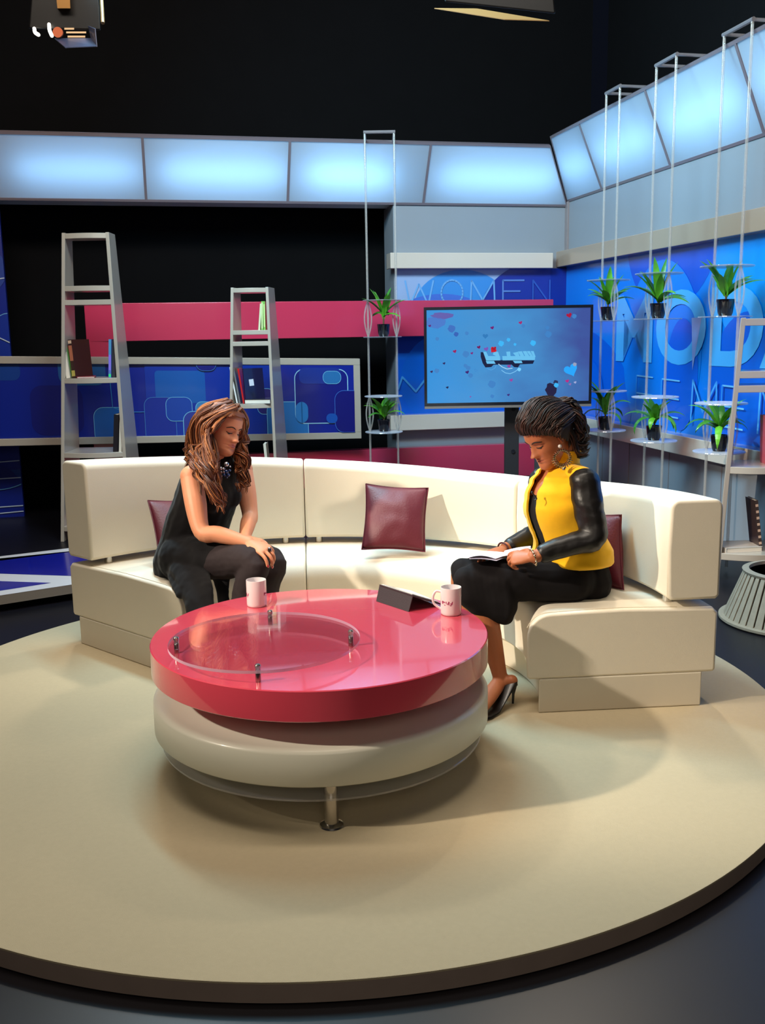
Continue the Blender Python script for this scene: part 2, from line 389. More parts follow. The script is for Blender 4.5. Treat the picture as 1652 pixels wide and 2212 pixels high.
for s0, zz in ((1.55, 1.17), (1.98, 1.16), (2.85, 1.15)):
    for q in range(3): pr.stroke([(s0, zz-.14*q), (s0+.27, zz-.14*q-.005)], .012, (120, 200, 250))
    pr.stroke([(s0, zz), (s0, zz-.28)], .012, (60, 160, 245))
for s0 in (2.45, 3.3): pr.stroke([(s0, .86), (s0+.01, 1.17), (s0+.16, .95), (s0+.33, 1.17), (s0+.34, .86)], .018, (80, 175, 250))
o = pr.build('wall_right_graphic'); tag(centroid_fix(o), kind='structure')
for k, t in enumerate((0.9, 1.42, 2.1, 2.85, 3.6)):   # joints of the lower cladding
    simple('trim_%d' % (6+k), WR, (t-.004, t+.004, 0.02, 0.62, 0.0, 0.004), GREYD, bevel=0)
# ------------------------------------------------------------------ light boxes
DIFF = bpy.data.materials.new('opal_acrylic'); DIFF.use_nodes = True
nt = DIFF.node_tree; nt.nodes.clear(); N = nt.nodes.new
out = N('ShaderNodeOutputMaterial'); t1 = N('ShaderNodeBsdfTranslucent'); d1 = N('ShaderNodeBsdfDiffuse'); mx = N('ShaderNodeMixShader')
t1.inputs['Color'].default_value = (0.9, 0.95, 1, 1); d1.inputs['Color'].default_value = (0.5, 0.56, 0.62, 1); mx.inputs[0].default_value = 0.45
nt.links.new(t1.outputs[0], mx.inputs[1]); nt.links.new(d1.outputs[0], mx.inputs[2]); nt.links.new(mx.outputs[0], out.inputs['Surface'])
HOUSE = mat('white_housing', (205, 215, 225), 0.7)
LBF = mat('light_box_frame', (122, 112, 120), 0.35, coat=.3)
def area(name, loc, dirv, sx, sy, power, color, xaxis=None, spread=None):
    l = bpy.data.lights.new(name, 'AREA'); l.shape = 'RECTANGLE'; l.size = sx; l.size_y = sy; l.energy = power; l.color = color
    if spread: l.spread = spread
    o = bpy.data.objects.new(name, l); COL.objects.link(o)
    z = -V(dirv).normalized(); x = V(xaxis) if xaxis is not None else V((1, 0, 0)); x = (x-z*x.dot(z)).normalized(); y = z.cross(x)
    o.matrix_world = Matrix(((x.x, y.x, z.x, loc[0]), (x.y, y.y, z.y, loc[1]), (x.z, y.z, z.z, loc[2]), (0, 0, 0, 1)))
    return o
def light_panel(F, s0b, s1b, s0t, s1t, label, hot=(0.1, 0.9), pw=9.0, zb=2.74, zt=3.22, ov=0.30):
    base = F((s0b+s1b)/2, zb, 0)
    t = thing('light_panel', label, 'light panel', base, 'lit panels along the top of the set')
    def FF(a, q, off=0):      # a along, q 0 bottom .. 1 top, off in front
        s = (s0b+(s1b-s0b)*a)*(1-q)+(s0t+(s1t-s0t)*a)*q
        return F(s, zb+(zt-zb)*q-off*0.5, ov*q+off*0.85)
    mb = MB(); n = 6
    vs = [FF(i/n, j/n) for j in range(n+1) for i in range(n+1)]
    mb.add(vs, [[j*(n+1)+i, j*(n+1)+i+1, (j+1)*(n+1)+i+1, (j+1)*(n+1)+i] for j in range(n) for i in range(n)])
    mb.build('diffuser', DIFF, t, smooth=False)
    mb = MB(); e = 0.008; L = (F(s1b, 0)-F(s0b, 0)).length; w = 0.022/L
    def bar(a0, a1, q0, q1):
        mb.hexa([FF(a0, q0, e), FF(a1, q0, e), FF(a1, q0, -.03), FF(a0, q0, -.03), FF(a0, q1, e), FF(a1, q1, e), FF(a1, q1, -.03), FF(a0, q1, -.03)])
    bar(0, 1, 0, .035); bar(0, 1, .965, 1.0); bar(0, w/2, .035, .965); bar(1-w/2, 1, .035, .965)
    mb.build('frame', LBF, t, smooth=False)
    mb = MB(); d = -0.3
    c = [FF(0, 0, -.031), FF(1, 0, -.031), F(s1b, zb, d), F(s0b, zb, d), FF(0, 1, -.031), FF(1, 1, -.031), F(s1t, zt+.0, d), F(s0t, zt, d)]
    mb.add(c, [(3, 2, 1, 0), (4, 5, 6, 7), (1, 2, 6, 5), (2, 3, 7, 6), (3, 0, 4, 7)])
    mb.build('housing', HOUSE, t, smooth=False)
    a = (hot[0]+hot[1])/2
    c0 = FF(a, 0.47, -0.2); nrm = (FF(a, .5, 1)-FF(a, .5, 0)).normalized(); ax = (FF(1, .5)-FF(0, .5)).normalized()
    area('tube_light', c0, nrm, L*(hot[1]-hot[0]), 0.12, pw*.25*L*(hot[1]-hot[0]), (0.28, 0.60, 1.0), ax)
bs = [(-1.15, -0.0), (0.0, 1.21), (1.21, 2.435), (2.435, 3.68), (3.68, 5.093)]
names = ['lit blue-white panel cut by the left edge of the picture, above the blue backdrop', 'lit blue-white panel above the taller ladder shelf, left end of the back row',
         'lit blue-white panel above the middle ladder shelf, on the back row', 'lit blue-white panel with the small bright core, crossed by the acrylic hanging frame', 'lit blue-white panel of the back row meeting the inner corner, above the screen']
for i, (a, b) in enumerate(bs):
    light_panel(WB, a, b, a, b if i < 4 else 5.093-.30, names[i], hot=[(.1, .8), (.15, .95), (.12, .96), (.13, .75), (.15, .98)][i], pw=[9, 9, 10, 13, 10][i], zb=2.70, zt=3.19)
rs_ = [(0.0, .77, .30, .92), (.77, 1.97, .92, 2.09), (1.97, 3.17, 2.09, 3.26), (3.17, 4.4, 3.26, 4.45)]
names = ['lit blue-white panel of the right row nearest the inner corner', 'lit blue-white panel of the right row, the second one from the inner corner',
         'lit blue-white panel of the right row, the third one from the inner corner', 'lit blue-white panel cut by the right edge of the picture']
for i, (a, b, c, d) in enumerate(rs_):
    light_panel(WR, a, b, c, d, names[i], pw=[9, 9, 9, 9][i], zb=2.74, zt=3.27)
# ------------------------------------------------------------------ round stage
SC0 = V((-0.242, 3.865, 0)); SR = 1.821
st = thing('round_stage', 'low round stage covered in beige carpet under the sofa and table', 'stage', SC0)
mb = MB(); mb.lathe([(SR-.012, 0.0), (SR-.004, 0.002), (SR-.004, P-.007)], c=SC0, seg=200); mb.build('rim', RIM, st)
mb = MB(); mb.lathe([(SR-.004, P-.007), (SR, P-.006), (SR, P-.001), (SR-.002, P)], c=SC0, seg=200); mb.build('carpet', CARPET, st, ang=60)
# ------------------------------------------------------------------ blue letter platform on the floor at left
lp = thing('letter_platform', 'low blue platform with broad white stripes on the floor left of the sofa', 'stage', (-2.3, 6.0, 0))
pts = [gr(-260, 1326, .1), gr(215, 1253.5, .1), gr(215, 1176, .1), gr(-260, 1233, .1)]
mb = MB(); mb.prism([p-V((0, 0, .055)) for p in pts], (0, 0, .054)); mb.build('slab', mat('grey_platform_edge', (128, 118, 106), .6), lp, smooth=False)
mb = MB()
WHT = mat('white_gloss_vinyl', (222, 218, 220), .25); BLU = mat('royal_blue_vinyl', (22, 30, 150), .15, coat=.5)
mb.poly([gr(x, y, .1002) for x, y in ((-260, 1326), (215, 1253.5), (215, 1176), (-260, 1233))], WHT)
mb.poly([gr(x, y, .1012) for x, y in ((-250, 1243), (215, 1184), (215, 1246), (0, 1239), (-250, 1232))], BLU)
mb.poly([gr(x, y, .1012) for x, y in ((-250, 1248), (0, 1255.2), (110.7, 1258.9), (0, 1276), (-250, 1315))], BLU)
mb.build('printed_top', None, lp, smooth=False)
# ------------------------------------------------------------------ sofa
LEATH = mat('cream_leatherette', (236, 227, 208), 0.5, var=0.02, scale=8, bump=0.08, bscale=350, spec=0.35)
PLINM = mat('cream_leatherette_plinth', (224, 215, 196), 0.55, var=0.03, scale=6)
STITCH = mat('cream_seam', (205, 192, 168), 0.7)
SX = V((-0.297, 3.577, 0))
def SP(r, th, z): return SX+V((r*cos(radians(th)), r*sin(radians(th)), z+P))
def ri(th):
    x = (th-71.5)/67.0; return 1.06-(0.21 if th < 71.5 else 0.29)*x*x
def ro(th): return 1.615+0.05*(th-4.6)/134
def rb(th): return 1.41+0.055*(th-4.6)/134
def ztop(th): return lerp_list([4, 18, 32, 50, 62, 75, 94, 117, 139], [.835, .815, .795, .772, .78, .80, .832, .876, .908], th)
def sofa_section(label, t0, t1, group='sofa sections'):
    mid = (t0+t1)/2
    t = thing('sofa_section', label, 'sofa', SP(1.2, mid, 0), group)
    n = 28
    # seat block
    def seat_profile(th):
        a, b = ri(th), ro(th); z0, z1 = .138, .402; R = .095; pts = []
        pts.append((a+.012, z0)); pts.append((a, z0+.012))
        for k in range(9):
            w = pi-k*pi/16; pts.append((a+R+R*cos(w), z1-R+R*sin(w)))
        pts += [(a+R+.10, z1+.004), ((a+b)/2, z1+.008), (b-.16, z1+.002), (b-.02, z1), (b, z1-.02), (b, z0+.01), (b-.01, z0)]
        return pts
    rsn = [[SP(r, t0+(t1-t0)*i/n, z) for r, z in seat_profile(t0+(t1-t0)*i/n)] for i in range(n+1)]
    mb = MB(); mb.rings(rsn); mb.build('seat', LEATH, t, bevel=0.012, bseg=4, ang=35)
    # plinth
    mb = MB(); e = math.degrees(.0)/1
    mb.rings([[SP(r, t0+(t1-t0)*i/n, z) for r, z in ((ri(t0+(t1-t0)*i/n)+.05, 0), (ro(t0+(t1-t0)*i/n)-.055, 0), (ro(t0+(t1-t0)*i/n)-.055, .14), (ri(t0+(t1-t0)*i/n)+.05, .14))] for i in range(n+1)])
    mb.build('plinth', PLINM, t, bevel=0.006)
    # backrest
    def back_profile(th):
        a, b, z0, z1 = rb(th), ro(th)+.004, .436, ztop(th); R = .035; pts = [(a+.015, z0), (a, z0+.015)]
        for k in range(6):
            w = pi-k*pi/10; pts.append((a+.0+R+R*cos(w), z1-R+R*sin(w)))
        for k in range(6):
            w = pi/2-k*pi/10; pts.append((b-R+R*cos(w), z1-R+R*sin(w)))
        pts += [(b, z0+.015), (b-.015, z0)]
        pts.insert(2, (a-.006, (z0+z1)/2))
        return pts
    mb = MB(); mb.rings([[SP(r, t0+(t1-t0)*i/n, z) for r, z in back_profile(t0+(t1-t0)*i/n)] for i in range(n+1)])
    mb.build('backrest', LEATH, t, bevel=0.014, bseg=4, ang=35)
    for tt in (t0+4.5, t1-2.6) if t1 < 130 else (t0+4, t1-4.5):
        mb = MB(); mb.cyl(SP(rb(tt)+.045, tt, .395), SP(rb(tt)+.045, tt, .44), .02, seg=20); mb.build('post', CHROME, t)
    # stitched seam along the open ends
    for th, sg in ((t0, 1), (t1, -1)):
        if (sg == 1 and t0 < 10) or (sg == -1 and t1 > 130):
            for prf, rr in ((seat_profile, 2), ):
                pp = prf(th); pth = [SP(r, th+sg*1.3/ (r) , z+.0008) for r, z in pp[4:14]]
                mb = MB(); mb.tube(pth, .0014, seg=6); mb.build('seam', STITCH, t)
    return t
sofa_section('curved cream sofa section at the right end, under the person in the yellow jacket', 4.63, 48.66)
sofa_section('middle curved cream sofa section holding the single uncovered maroon cushion', 48.74, 94.2)
sofa_section('curved cream sofa section at the left end, under the person with long wavy hair', 94.32, 138.4)
# ------------------------------------------------------------------ cushions
MAROON = mat('maroon_leather', (98, 28, 42), 0.5, var=0.06, scale=10, bump=0.12, bscale=120, spec=.5)
def cushion(label, corners, thick, bulge_dir):
    tl, tr, br, bl_ = [V(c) for c in corners]
    c = (tl+tr+br+bl_)/4; t = thing('cushion', label, 'cushion', V((c.x, c.y, min(bl_.z, br.z))), 'maroon sofa cushions')
    nrm = (tr-tl).cross(bl_-tl).normalized()
    if nrm.dot(V(bulge_dir)) < 0: nrm = -nrm
    n = 22; mb = MB(); idx = {}
    def pos(u, v, s):
        # pinched sides
        pu = 0.035*sin(pi*v)*(1-2*u); pv = 0.035*sin(pi*u)*(1-2*v)
        uu, vv = u+pu*0.9, v+pv*0.9
        p = (tl*(1-uu)+tr*uu)*(1-vv)+(bl_*(1-uu)+br*uu)*vv
        h = (max(0, sin(pi*u))*max(0, sin(pi*v)))**0.55
        wr = 0.006*noise.noise(V((u*5+c.x*3, v*5, s)))*h
        return p+nrm*(s*(thick/2*h)+wr)
    front = [[pos(i/n, j/n, 1) for i in range(n+1)] for j in range(n+1)]
    back = [[pos(i/n, j/n, -1) for i in range(n+1)] for j in range(n+1)]
    for G_ in (front, back):
        b = len(mb.v)
        mb.add([p for r in G_ for p in r], [[b*0+j*(n+1)+i, j*(n+1)+i+1, (j+1)*(n+1)+i+1, (j+1)*(n+1)+i] for j in range(n) for i in range(n)])
    o = mb.build('cover', MAROON, t, ang=80)
    bm = bmesh.new(); bm.from_mesh(o.data); bmesh.ops.remove_doubles(bm, verts=bm.verts[:], dist=0.0008); bmesh.ops.recalc_face_normals(bm, faces=bm.faces[:]); bm.to_mesh(o.data); bm.free()
    mb = MB(); ed = [front[0][i] for i in range(n+1)]+[front[j][n] for j in range(1, n+1)]+[front[n][n-i] for i in range(1, n+1)]+[front[n-j][0] for j in range(1, n+1)]
    mb.tube(ed, .003, seg=6); mb.build('piping', MAROON, t)
    return t
cushion('maroon leather cushion alone in the middle of the sofa, nobody in front of it', [at(790, 1045, 4.84), at(925, 1054, 4.83), at(918, 1192, 4.64), at(781, 1187, 4.66)], .11, (0, -1, .3))
cushion('maroon leather cushion behind the person with long wavy hair', [at(319, 1081, 4.62), at(440, 1076, 4.86), at(450, 1195, 4.66), at(345, 1221, 4.44)], .12, (.5, -.8, .2))
cushion('maroon leather cushion behind the person in the yellow jacket', [at(1235, 1103, 4.38), at(1342, 1112, 4.04), at(1347, 1274, 3.95), at(1240, 1262, 4.2)], .13, (-.8, -.5, .2))
# ------------------------------------------------------------------ coffee table
TC = V((-0.2244, 3.300, 0))
tb = thing('coffee_table', 'round coffee table with a pink gloss top over a white disc', 'table', TC+V((0, 0, P)))
TPK = mat('pink_gloss_top', (206, 66, 86), 0.2, coat=1.0, var=0.02, scale=3, coatr=.04); TPK.node_tree.nodes['Principled BSDF'].inputs['Coat IOR'].default_value = 1.75
TWH = mat('white_lacquer_disc', (214, 213, 198), 0.35, coat=.2)
def disc(r, z0, z1, b, seg=160): return [(0.0001, z0), (r-b, z0), (r, z0+b), (r, z1-b), (r-b, z1), (0.0001, z1)]
mb = MB(); mb.lathe(disc(.584, .4196, .5176, .003), c=TC, seg=180); mb.build('pink_top', TPK, tb, ang=30)
mb = MB(); mb.lathe([(0.0001, .213), (.578, .213), (.584, .219), (.584, .317), (.58, .325), (.565, .333), (0.0001, .333)], c=TC, seg=180); mb.build('white_disc', TWH, tb, ang=50)
mb = MB(); mb.lathe(disc(.56, .158, .166, .001), c=TC, seg=160); mb.build('acrylic_disc', PLATE, tb, ang=30)
mb = MB(); mb.lathe([(.2, .333), (.2, .42)], c=TC, seg=64); mb.build('core', mat('dark_core', (60, 45, 45), .6), tb)
for a in (-84.2, 35.8, 155.8):
    q = TC+V((.522*cos(radians(a)), .522*sin(radians(a)), 0))
    mb = MB(); mb.cyl(q+V((0, 0, P)), q+V((0, 0, .214)), .022, seg=28); l = mb.build('leg', CHROME, tb)
    mb = MB(); mb.lathe([(.022, P+.012), (.036, P+.006), (.038, P+.001), (.0001, P)], c=q, seg=28); mb.build('foot_flange', CHROME, l)
GC = V((-0.394, 3.093, 0))
gl = thing('glass_disc', 'round clear acrylic disc raised on four metal pins on the pink table', 'table top disc', GC+V((0, 0, .5176)))
mb = MB(); mb.lathe([(.0001, .551), (.313, .551), (.313, .5605), (.0001, .5605)], c=GC, seg=160)
m_edge = clear('acrylic_edge', (225, 190, 215), .62, .1, .8)
o = mb.build('pane', ACRYL, gl, smooth=False); o.data.materials.append(m_edge)
for p in o.data.polygons:
    if abs(p.normal.z) < .5: p.material_index = 1
for x, y in ((382, 1410), (584, 1350), (758, 1395), (558, 1472)):
    q = gr(x, y, .5176); mb = MB()
    mb.lathe([(.0085, .0), (.0085, .034), (.0075, .036), (.0075, .042), (.0095, .043), (.0095, .051), (.006, .055), (.0001, .0555)], c=q, seg=20); mb.build('pin', CHROME, gl, ang=30)
# ------------------------------------------------------------------ mugs
MUGW = mat('white_glazed_ceramic', (226, 214, 214), 0.18, coat=.5)
MUGI = mat('mug_print', (150, 24, 80), 0.4)
def wrap_poly(mb, c, r, pts, ang0, m):  # pts: (arc metres, z)
    mb.poly([c+V(((r)*cos(ang0-a/r), (r)*sin(ang0-a/r), z)) for a, z in pts], m)
def logo_polys(w):        # simplified strokes of the show's logo, unit width w, returns list of polygons in (x,y)
    P_ = [[(-.5, .10), (-.44, .10), (-.40, -.02), (-.36, -.05), (-.10, -.05), (-.10, -.17), (-.40, -.17), (-.46, -.10)],
          [(-.20, .03), (-.12, .03), (-.09, -.05), (-.20, -.05)], [(-.26, .0), (-.12, .04), (-.11, .10), (-.22, .09)],
          [(-.07, -.05), (.5, -.05), (.48, -.17), (-.05, -.17)],
          [(.02, -.05), (.02, .09), (.09, .09), (.10, -.05)], [(.17, -.05), (.16, .04), (.22, .07), (.28, .04), (.27, -.05)],
          [(.31, -.05), (.29, .10), (.35, .10), (.36, -.05)], [(.39, -.05), (.37, .10), (.42, .10), (.43, -.05)], [(.45, -.05), (.43, .10), (.485, .10), (.5, -.05)],
          [(-.40, -.20), (-.28, -.20), (-.26, -.26), (-.38, -.26)], [(.10, -.19), (.22, -.19), (.23, -.25), (.12, -.25)]]
    return [[(x*w, y*w) for x, y in p] for p in P_]
def mug(label, px, py, handle, prints):
    c = gr(px, py, .5176); t = thing('mug', label, 'mug', c, 'white printed mugs')
    mb = MB(); mb.lathe([(.0001, 0), (.034, 0), (.0375, .003), (.0385, .010), (.0385, .100), (.0378, .103), (.0362, .103), (.0355, .1), (.0352, .012), (.0001, .008)], c=c, seg=64)
    mb.build('body', MUGW, t, ang=50)
    if handle is not None:
        a = radians(handle); d = V((cos(a), sin(a), 0)); mb = MB()
        mb.tube(smooth_path([c+d*.037+V((0, 0, .084)), c+d*.055+V((0, 0, .086)), c+d*.066+V((0, 0, .066)), c+d*.063+V((0, 0, .040)), c+d*.038+V((0, 0, .02))], 7), (.0045), side=None, seg=12)
        mb.build('handle', MUGW, t)
    for a0 in prints:
        mb = MB()
        for p in logo_polys(.046): 
            q = []
            for i in range(len(p)):   # subdivide edges to hug the curve
                a_, b_ = p[i], p[(i+1) % len(p)]
                for k in range(3): q.append((a_[0]+(b_[0]-a_[0])*k/3, a_[1]+(b_[1]-a_[1])*k/3+.052))
            wrap_poly(mb, c, .0390, [(x, z) for x, z in q], radians(a0), MUGI)
        mb.build('printed_logo', None, t, smooth=False, fixn=False)
    return t
mug('white mug at the back edge of the table, its handle turned out of sight', 555, 1308, 85, (-166, -4))
mug('white mug near the right edge of the table with its handle to the left', 974, 1326, 176, (-118,))
# ------------------------------------------------------------------ tablet in easel cover
DARKL = mat('dark_brown_leather', (50, 42, 46), .5, bump=.1, bscale=200)
tt = thing('tablet', 'tablet lying sloped in a dark folding cover, beside the right mug', 'tablet', gr(880, 1310, .5176))
A = gr(812, 1299, .5176); B = gr(882, 1322, .5176); AX = (B-A).normalized(); NX = V((-AX.y, AX.x, 0))
if NX.y < 0: NX = -NX
L_ = (B-A).length; h = .058; dep = .175
top0 = A+V((0, 0, h))-AX*.004+NX*.02; top1 = B+V((0, 0, h-.002))+NX*.02
f0 = A+NX*dep+V((0, 0, .004)); f1 = B+NX*dep+V((0, 0, .004))
f1 = gr(946, 1312, .5216)*0.5+f1*0.5
mb = MB(); th = NX*.004
mb.hexa([A, B, B+th, A+th, top0, top1, top1+th, top0+th]); mb.build('cover_back', DARKL, tt, bevel=.001)
up = V((0, 0, .006))
mb = MB(); mb.hexa([top0, top1, f1, f0, top0+up, top1+up, f1+up, f0+up]); mb.build('cover_panel', DARKL, tt, bevel=.0015)
c_ = (top0+top1+f0+f1)/4
ins = [c_+(p-c_)*.93+up*1.05 for p in (top0, top1, f1, f0)]
mb = MB(); mb.hexa(ins+[p+up*.6 for p in ins]); mb.build('body', mat('tablet_white', (215, 212, 210), .25), tt, bevel=.001)
ins = [c_+(p-c_)*.80+up*1.72 for p in (top0, top1, f1, f0)]
mb = MB(); mb.poly(ins); mb.build('screen', mat('tablet_screen_off', (150, 146, 140), .06, coat=1), tt, smooth=False)
# ------------------------------------------------------------------ screen on stand
DXF = mat('screen_bezel', (26, 26, 34), .2, coat=.6)
tv = thing('television', 'large flat screen on a black pole stand behind the sofa, showing a blue title', 'television', (1.0, 7.6, 0))
y0 = 7.5
def TV(x, z, dy=0): return V((x, y0+dy, z))
X0, X1, Z0, Z1 = .335, 1.607, .972, 1.732
mb = MB(); 
for d in ((X0, X1, Z1-.022, Z1), (X0, X1, Z0, Z0+.042), (X0, X0+.02, Z0+.042, Z1-.022), (X1-.02, X1, Z0+.042, Z1-.022)):
    mb.box(((d[0]+d[1])/2, y0+.02, (d[2]+d[3])/2), (d[1]-d[0], .06, d[3]-d[2]))
mb.build('bezel', DXF, tv, smooth=False)
mb = MB(); mb.box(((X0+X1)/2, y0-.012, Z0+.009), (X1-X0, .008, .018)); mb.build('lower_trim', mat('silver_trim', (170, 158, 150), .3, metal=.6), tv, smooth=False)
mb = MB(); mb.box(((X0+X1)/2, y0+.07, (Z0+Z1)/2), (X1-X0-.08, .05, Z1-Z0-.08)); mb.build('rear_shell', DXF, tv)
# picture on the screen: what it shows is light given off
SX0, SX1, SZ0, SZ1 = X0+.02, X1-.02, Z0+.042, Z1-.022
mb = MB(); yy = y0-.002
mpic = bpy.data.materials.new('screen_picture'); mpic.use_nodes = True; nt = mpic.node_tree; b = nt.nodes['Principled BSDF']
b.inputs['Base Color'].default_value = (0.01, .01, .012, 1); b.inputs['Roughness'].default_value = .15
tc = nt.nodes.new('ShaderNodeTexCoord'); nz = nt.nodes.new('ShaderNodeTexNoise'); nz.inputs['Scale'].default_value = 2.2; nz.inputs['Detail'].default_value = 3
sp = nt.nodes.new('ShaderNodeSeparateXYZ'); nt.links.new(tc.outputs['Generated'], sp.inputs[0]); nt.links.new(tc.outputs['Generated'], nz.inputs['Vector'])
cr = nt.nodes.new('ShaderNodeValToRGB'); ma = nt.nodes.new('ShaderNodeMath'); ma.operation = 'MULTIPLY_ADD'
nt.links.new(nz.outputs['Fac'], ma.inputs[0]); ma.inputs[1].default_value = .7; 
m3 = nt.nodes.new('ShaderNodeMath'); m3.operation = 'MULTIPLY_ADD'; nt.links.new(sp.outputs['X'], m3.inputs[0]); m3.inputs[1].default_value = .7; m3.inputs[2].default_value = -.15
nt.links.new(m3.outputs[0], ma.inputs[2]); nt.links.new(ma.outputs[0], cr.inputs[0])
e = cr.color_ramp.elements; e[0].position = .2; e[0].color = lin((52, 150, 226)); e[1].position = .95; e[1].color = lin((62, 84, 160))
q = cr.color_ramp.elements.new(.5); q.color = lin((70, 150, 215))
nt.links.new(cr.outputs[0], b.inputs['Emission Color']); b.inputs['Emission Strength'].default_value = .85
mb.poly([(SX0, yy, SZ0), (SX1, yy, SZ0), (SX1, yy, SZ1), (SX0, yy, SZ1)], mpic)
def SCR(px, py, k): # picture pixel -> screen point
    p = at(px, py, yy); p.y = yy-.0006*k; return p
E_ = lambda c: emit('screen_%d_%d_%d' % c, c, .95)
random.seed(3)
def blob(px, py, r, c, k=1, ry=None, n=14):
    mb.poly([SCR(px+r*cos(2*pi*i/n)*(1+.15*sin(3*i)), py+(ry or r)*sin(2*pi*i/n)*(1+.12*cos(2*i)), k) for i in range(n)], E_(c))
def heart(px, py, r, c, a=0, k=2):
    pts = []
    for i in range(20):
        t = 2*pi*i/20; x = 16*sin(t)**3; y = 13*cos(t)-5*cos(2*t)-2*cos(3*t)-cos(4*t)
        x, y = x*cos(a)-y*sin(a), x*sin(a)+y*cos(a)
        pts.append(SCR(px+x/16*r, py-y/16*r, k))
    mb.poly(pts, E_(c))
blob(955, 682, 24, (96, 92, 170), 1, 7); blob(940, 697, 22, (70, 120, 200), 1, 12); blob(985, 722, 5, (50, 96, 180)); blob(975, 710, 8, (58, 110, 190))
for x, y, r in ((1008, 720, 4), (1006, 765, 7), (1011, 795, 5), (1016, 811, 5), (1062, 830, 8), (1184, 722, 7), (1182, 708, 4), (944, 732, 4), (943, 801, 5), (1130, 704, 4), (1063, 856, 4), (1240, 683, 5), (1005, 790, 4)):
    blob(x, y, r, (62, 128, 196))
blob(1190, 842, 12, (36, 32, 66), 2, 15); blob(1200, 826, 5, (40, 50, 90), 2)
for x, y, r in ((1082, 742, 6), (1098, 734, 4), (1112, 744, 3), (1151, 741, 6), (1201, 832, 5)): blob(x, y, r, (60, 180, 245), 3)
heart(1048, 726, 6, (44, 120, 185)); heart(1233, 799, 15, (40, 165, 250), .4, 3); blob(1241, 787, 4, (150, 160, 190), 4)
for x, y, r, c in ((928, 704, 3, (90, 20, 110)), (1063, 708, 4, (110, 20, 110)), (1124, 697, 4, (160, 40, 110)), (1229, 681, 6, (170, 16, 60)), (1034, 750, 4, (110, 14, 90)), (982, 759, 4, (150, 20, 90)), (1019, 763, 3, (120, 30, 120)),
                   (959, 785, 3, (40, 30, 90)), (1009, 804, 4, (60, 24, 110)), (966, 837, 3, (20, 30, 80)), (932, 803, 3, (50, 20, 80)), (1104, 821, 4, (150, 70, 160)), (1225, 823, 4, (180, 40, 130)), (1098, 853, 3, (60, 40, 120)), (1016, 857, 2, (130, 80, 170)), (1231, 830, 3, (140, 110, 180)), (1242, 826, 3, (160, 170, 215)), (1050, 754, 5, (120, 80, 180))):
    heart(x, y, r, c, .3)
SH = (18, 26, 62); LG = (104, 190, 236)
def spoly(pts, c, k): mb.poly([SCR(1010+x/5.9, 720+y/5.9, k) for x, y in pts], E_(c))
spoly([(165, 240), (200, 240), (240, 340), (850, 345), (830, 388), (665, 395), (640, 435), (590, 430), (560, 400), (330, 400), (300, 430), (225, 435), (190, 380), (165, 300)], SH, 4)
for pl in ([(195, 235), (235, 235), (262, 290), (410, 290), (415, 345), (235, 348)], [(330, 240), (385, 232), (405, 290), (360, 290), (320, 270)],
           [(440, 290), (860, 290), (855, 340), (445, 345)], [(490, 235), (540, 232), (545, 292), (500, 292)], [(575, 250), (640, 235), (660, 290), (610, 290)],
           [(640, 232), (690, 228), (720, 290), (670, 290)], [(700, 228), (745, 226), (785, 290), (730, 290)], [(750, 228), (790, 226), (830, 290), (795, 290)], [(800, 226), (838, 226), (865, 300), (835, 295)],
           [(230, 352), (335, 352), (355, 388), (245, 388)], [(575, 350), (685, 350), (698, 380), (600, 382)]): spoly(pl, LG, 5)
def sline(pts, w, c, k):
    for a, b_ in zip(pts, pts[1:]):
        d = V((b_[0]-a[0], b_[1]-a[1])).normalized()*w/2; spoly([(a[0]-d.y, a[1]+d.x), (b_[0]-d.y, b_[1]+d.x), (b_[0]+d.y, b_[1]-d.x), (a[0]+d.y, a[1]-d.x)], c, k)
sline([(390, 390), (440, 430), (500, 455), (570, 445)], 10, (170, 210, 240), 6); sline([(430, 470), (480, 505), (540, 515), (600, 490), (640, 460)], 8, (130, 200, 245), 6)
sline([(100+22*cos(t*.5)*(1-.05*t), 465+22*sin(t*.5)*(1-.05*t)) for t in range(14)], 4, (60, 130, 200), 6); sline([(250, 450), (300, 470), (350, 440), (365, 400)], 5, (90, 170, 230), 6)
blob(1121, 798, 4, (120, 205, 250), 7); heart(1065, 756, 7, (200, 16, 40), -.7, 8); heart(1067, 753, 5, (170, 14, 40), .3, 9); heart(1099, 791, 4, (150, 60, 150), .2, 7)
mb.build('picture', None, tv, smooth=False, fixn=False)
mb = MB(); mb.box((1.02, y0+.14, .5), (.11, .05, 1.0)); pol = mb.build('pole', mat('black_powder_coat', (38, 36, 40), .5), tv, bevel=.004)
for z in (.95, .62, .35):
    mb = MB(); mb.cyl((1.03, y0+.114, z), (1.03, y0+.108, z), .016, seg=16); mb.build('bolt', DXF, pol)
mb = MB(); mb.box((1.02, y0+.11, 1.3), (.4, .03, .3)); mb.build('mount', DXF, tv)
mb = MB(); mb.box((1.02, y0+.12, .02), (.7, .5, .04)); mb.build('base', DXF, tv, bevel=.006)
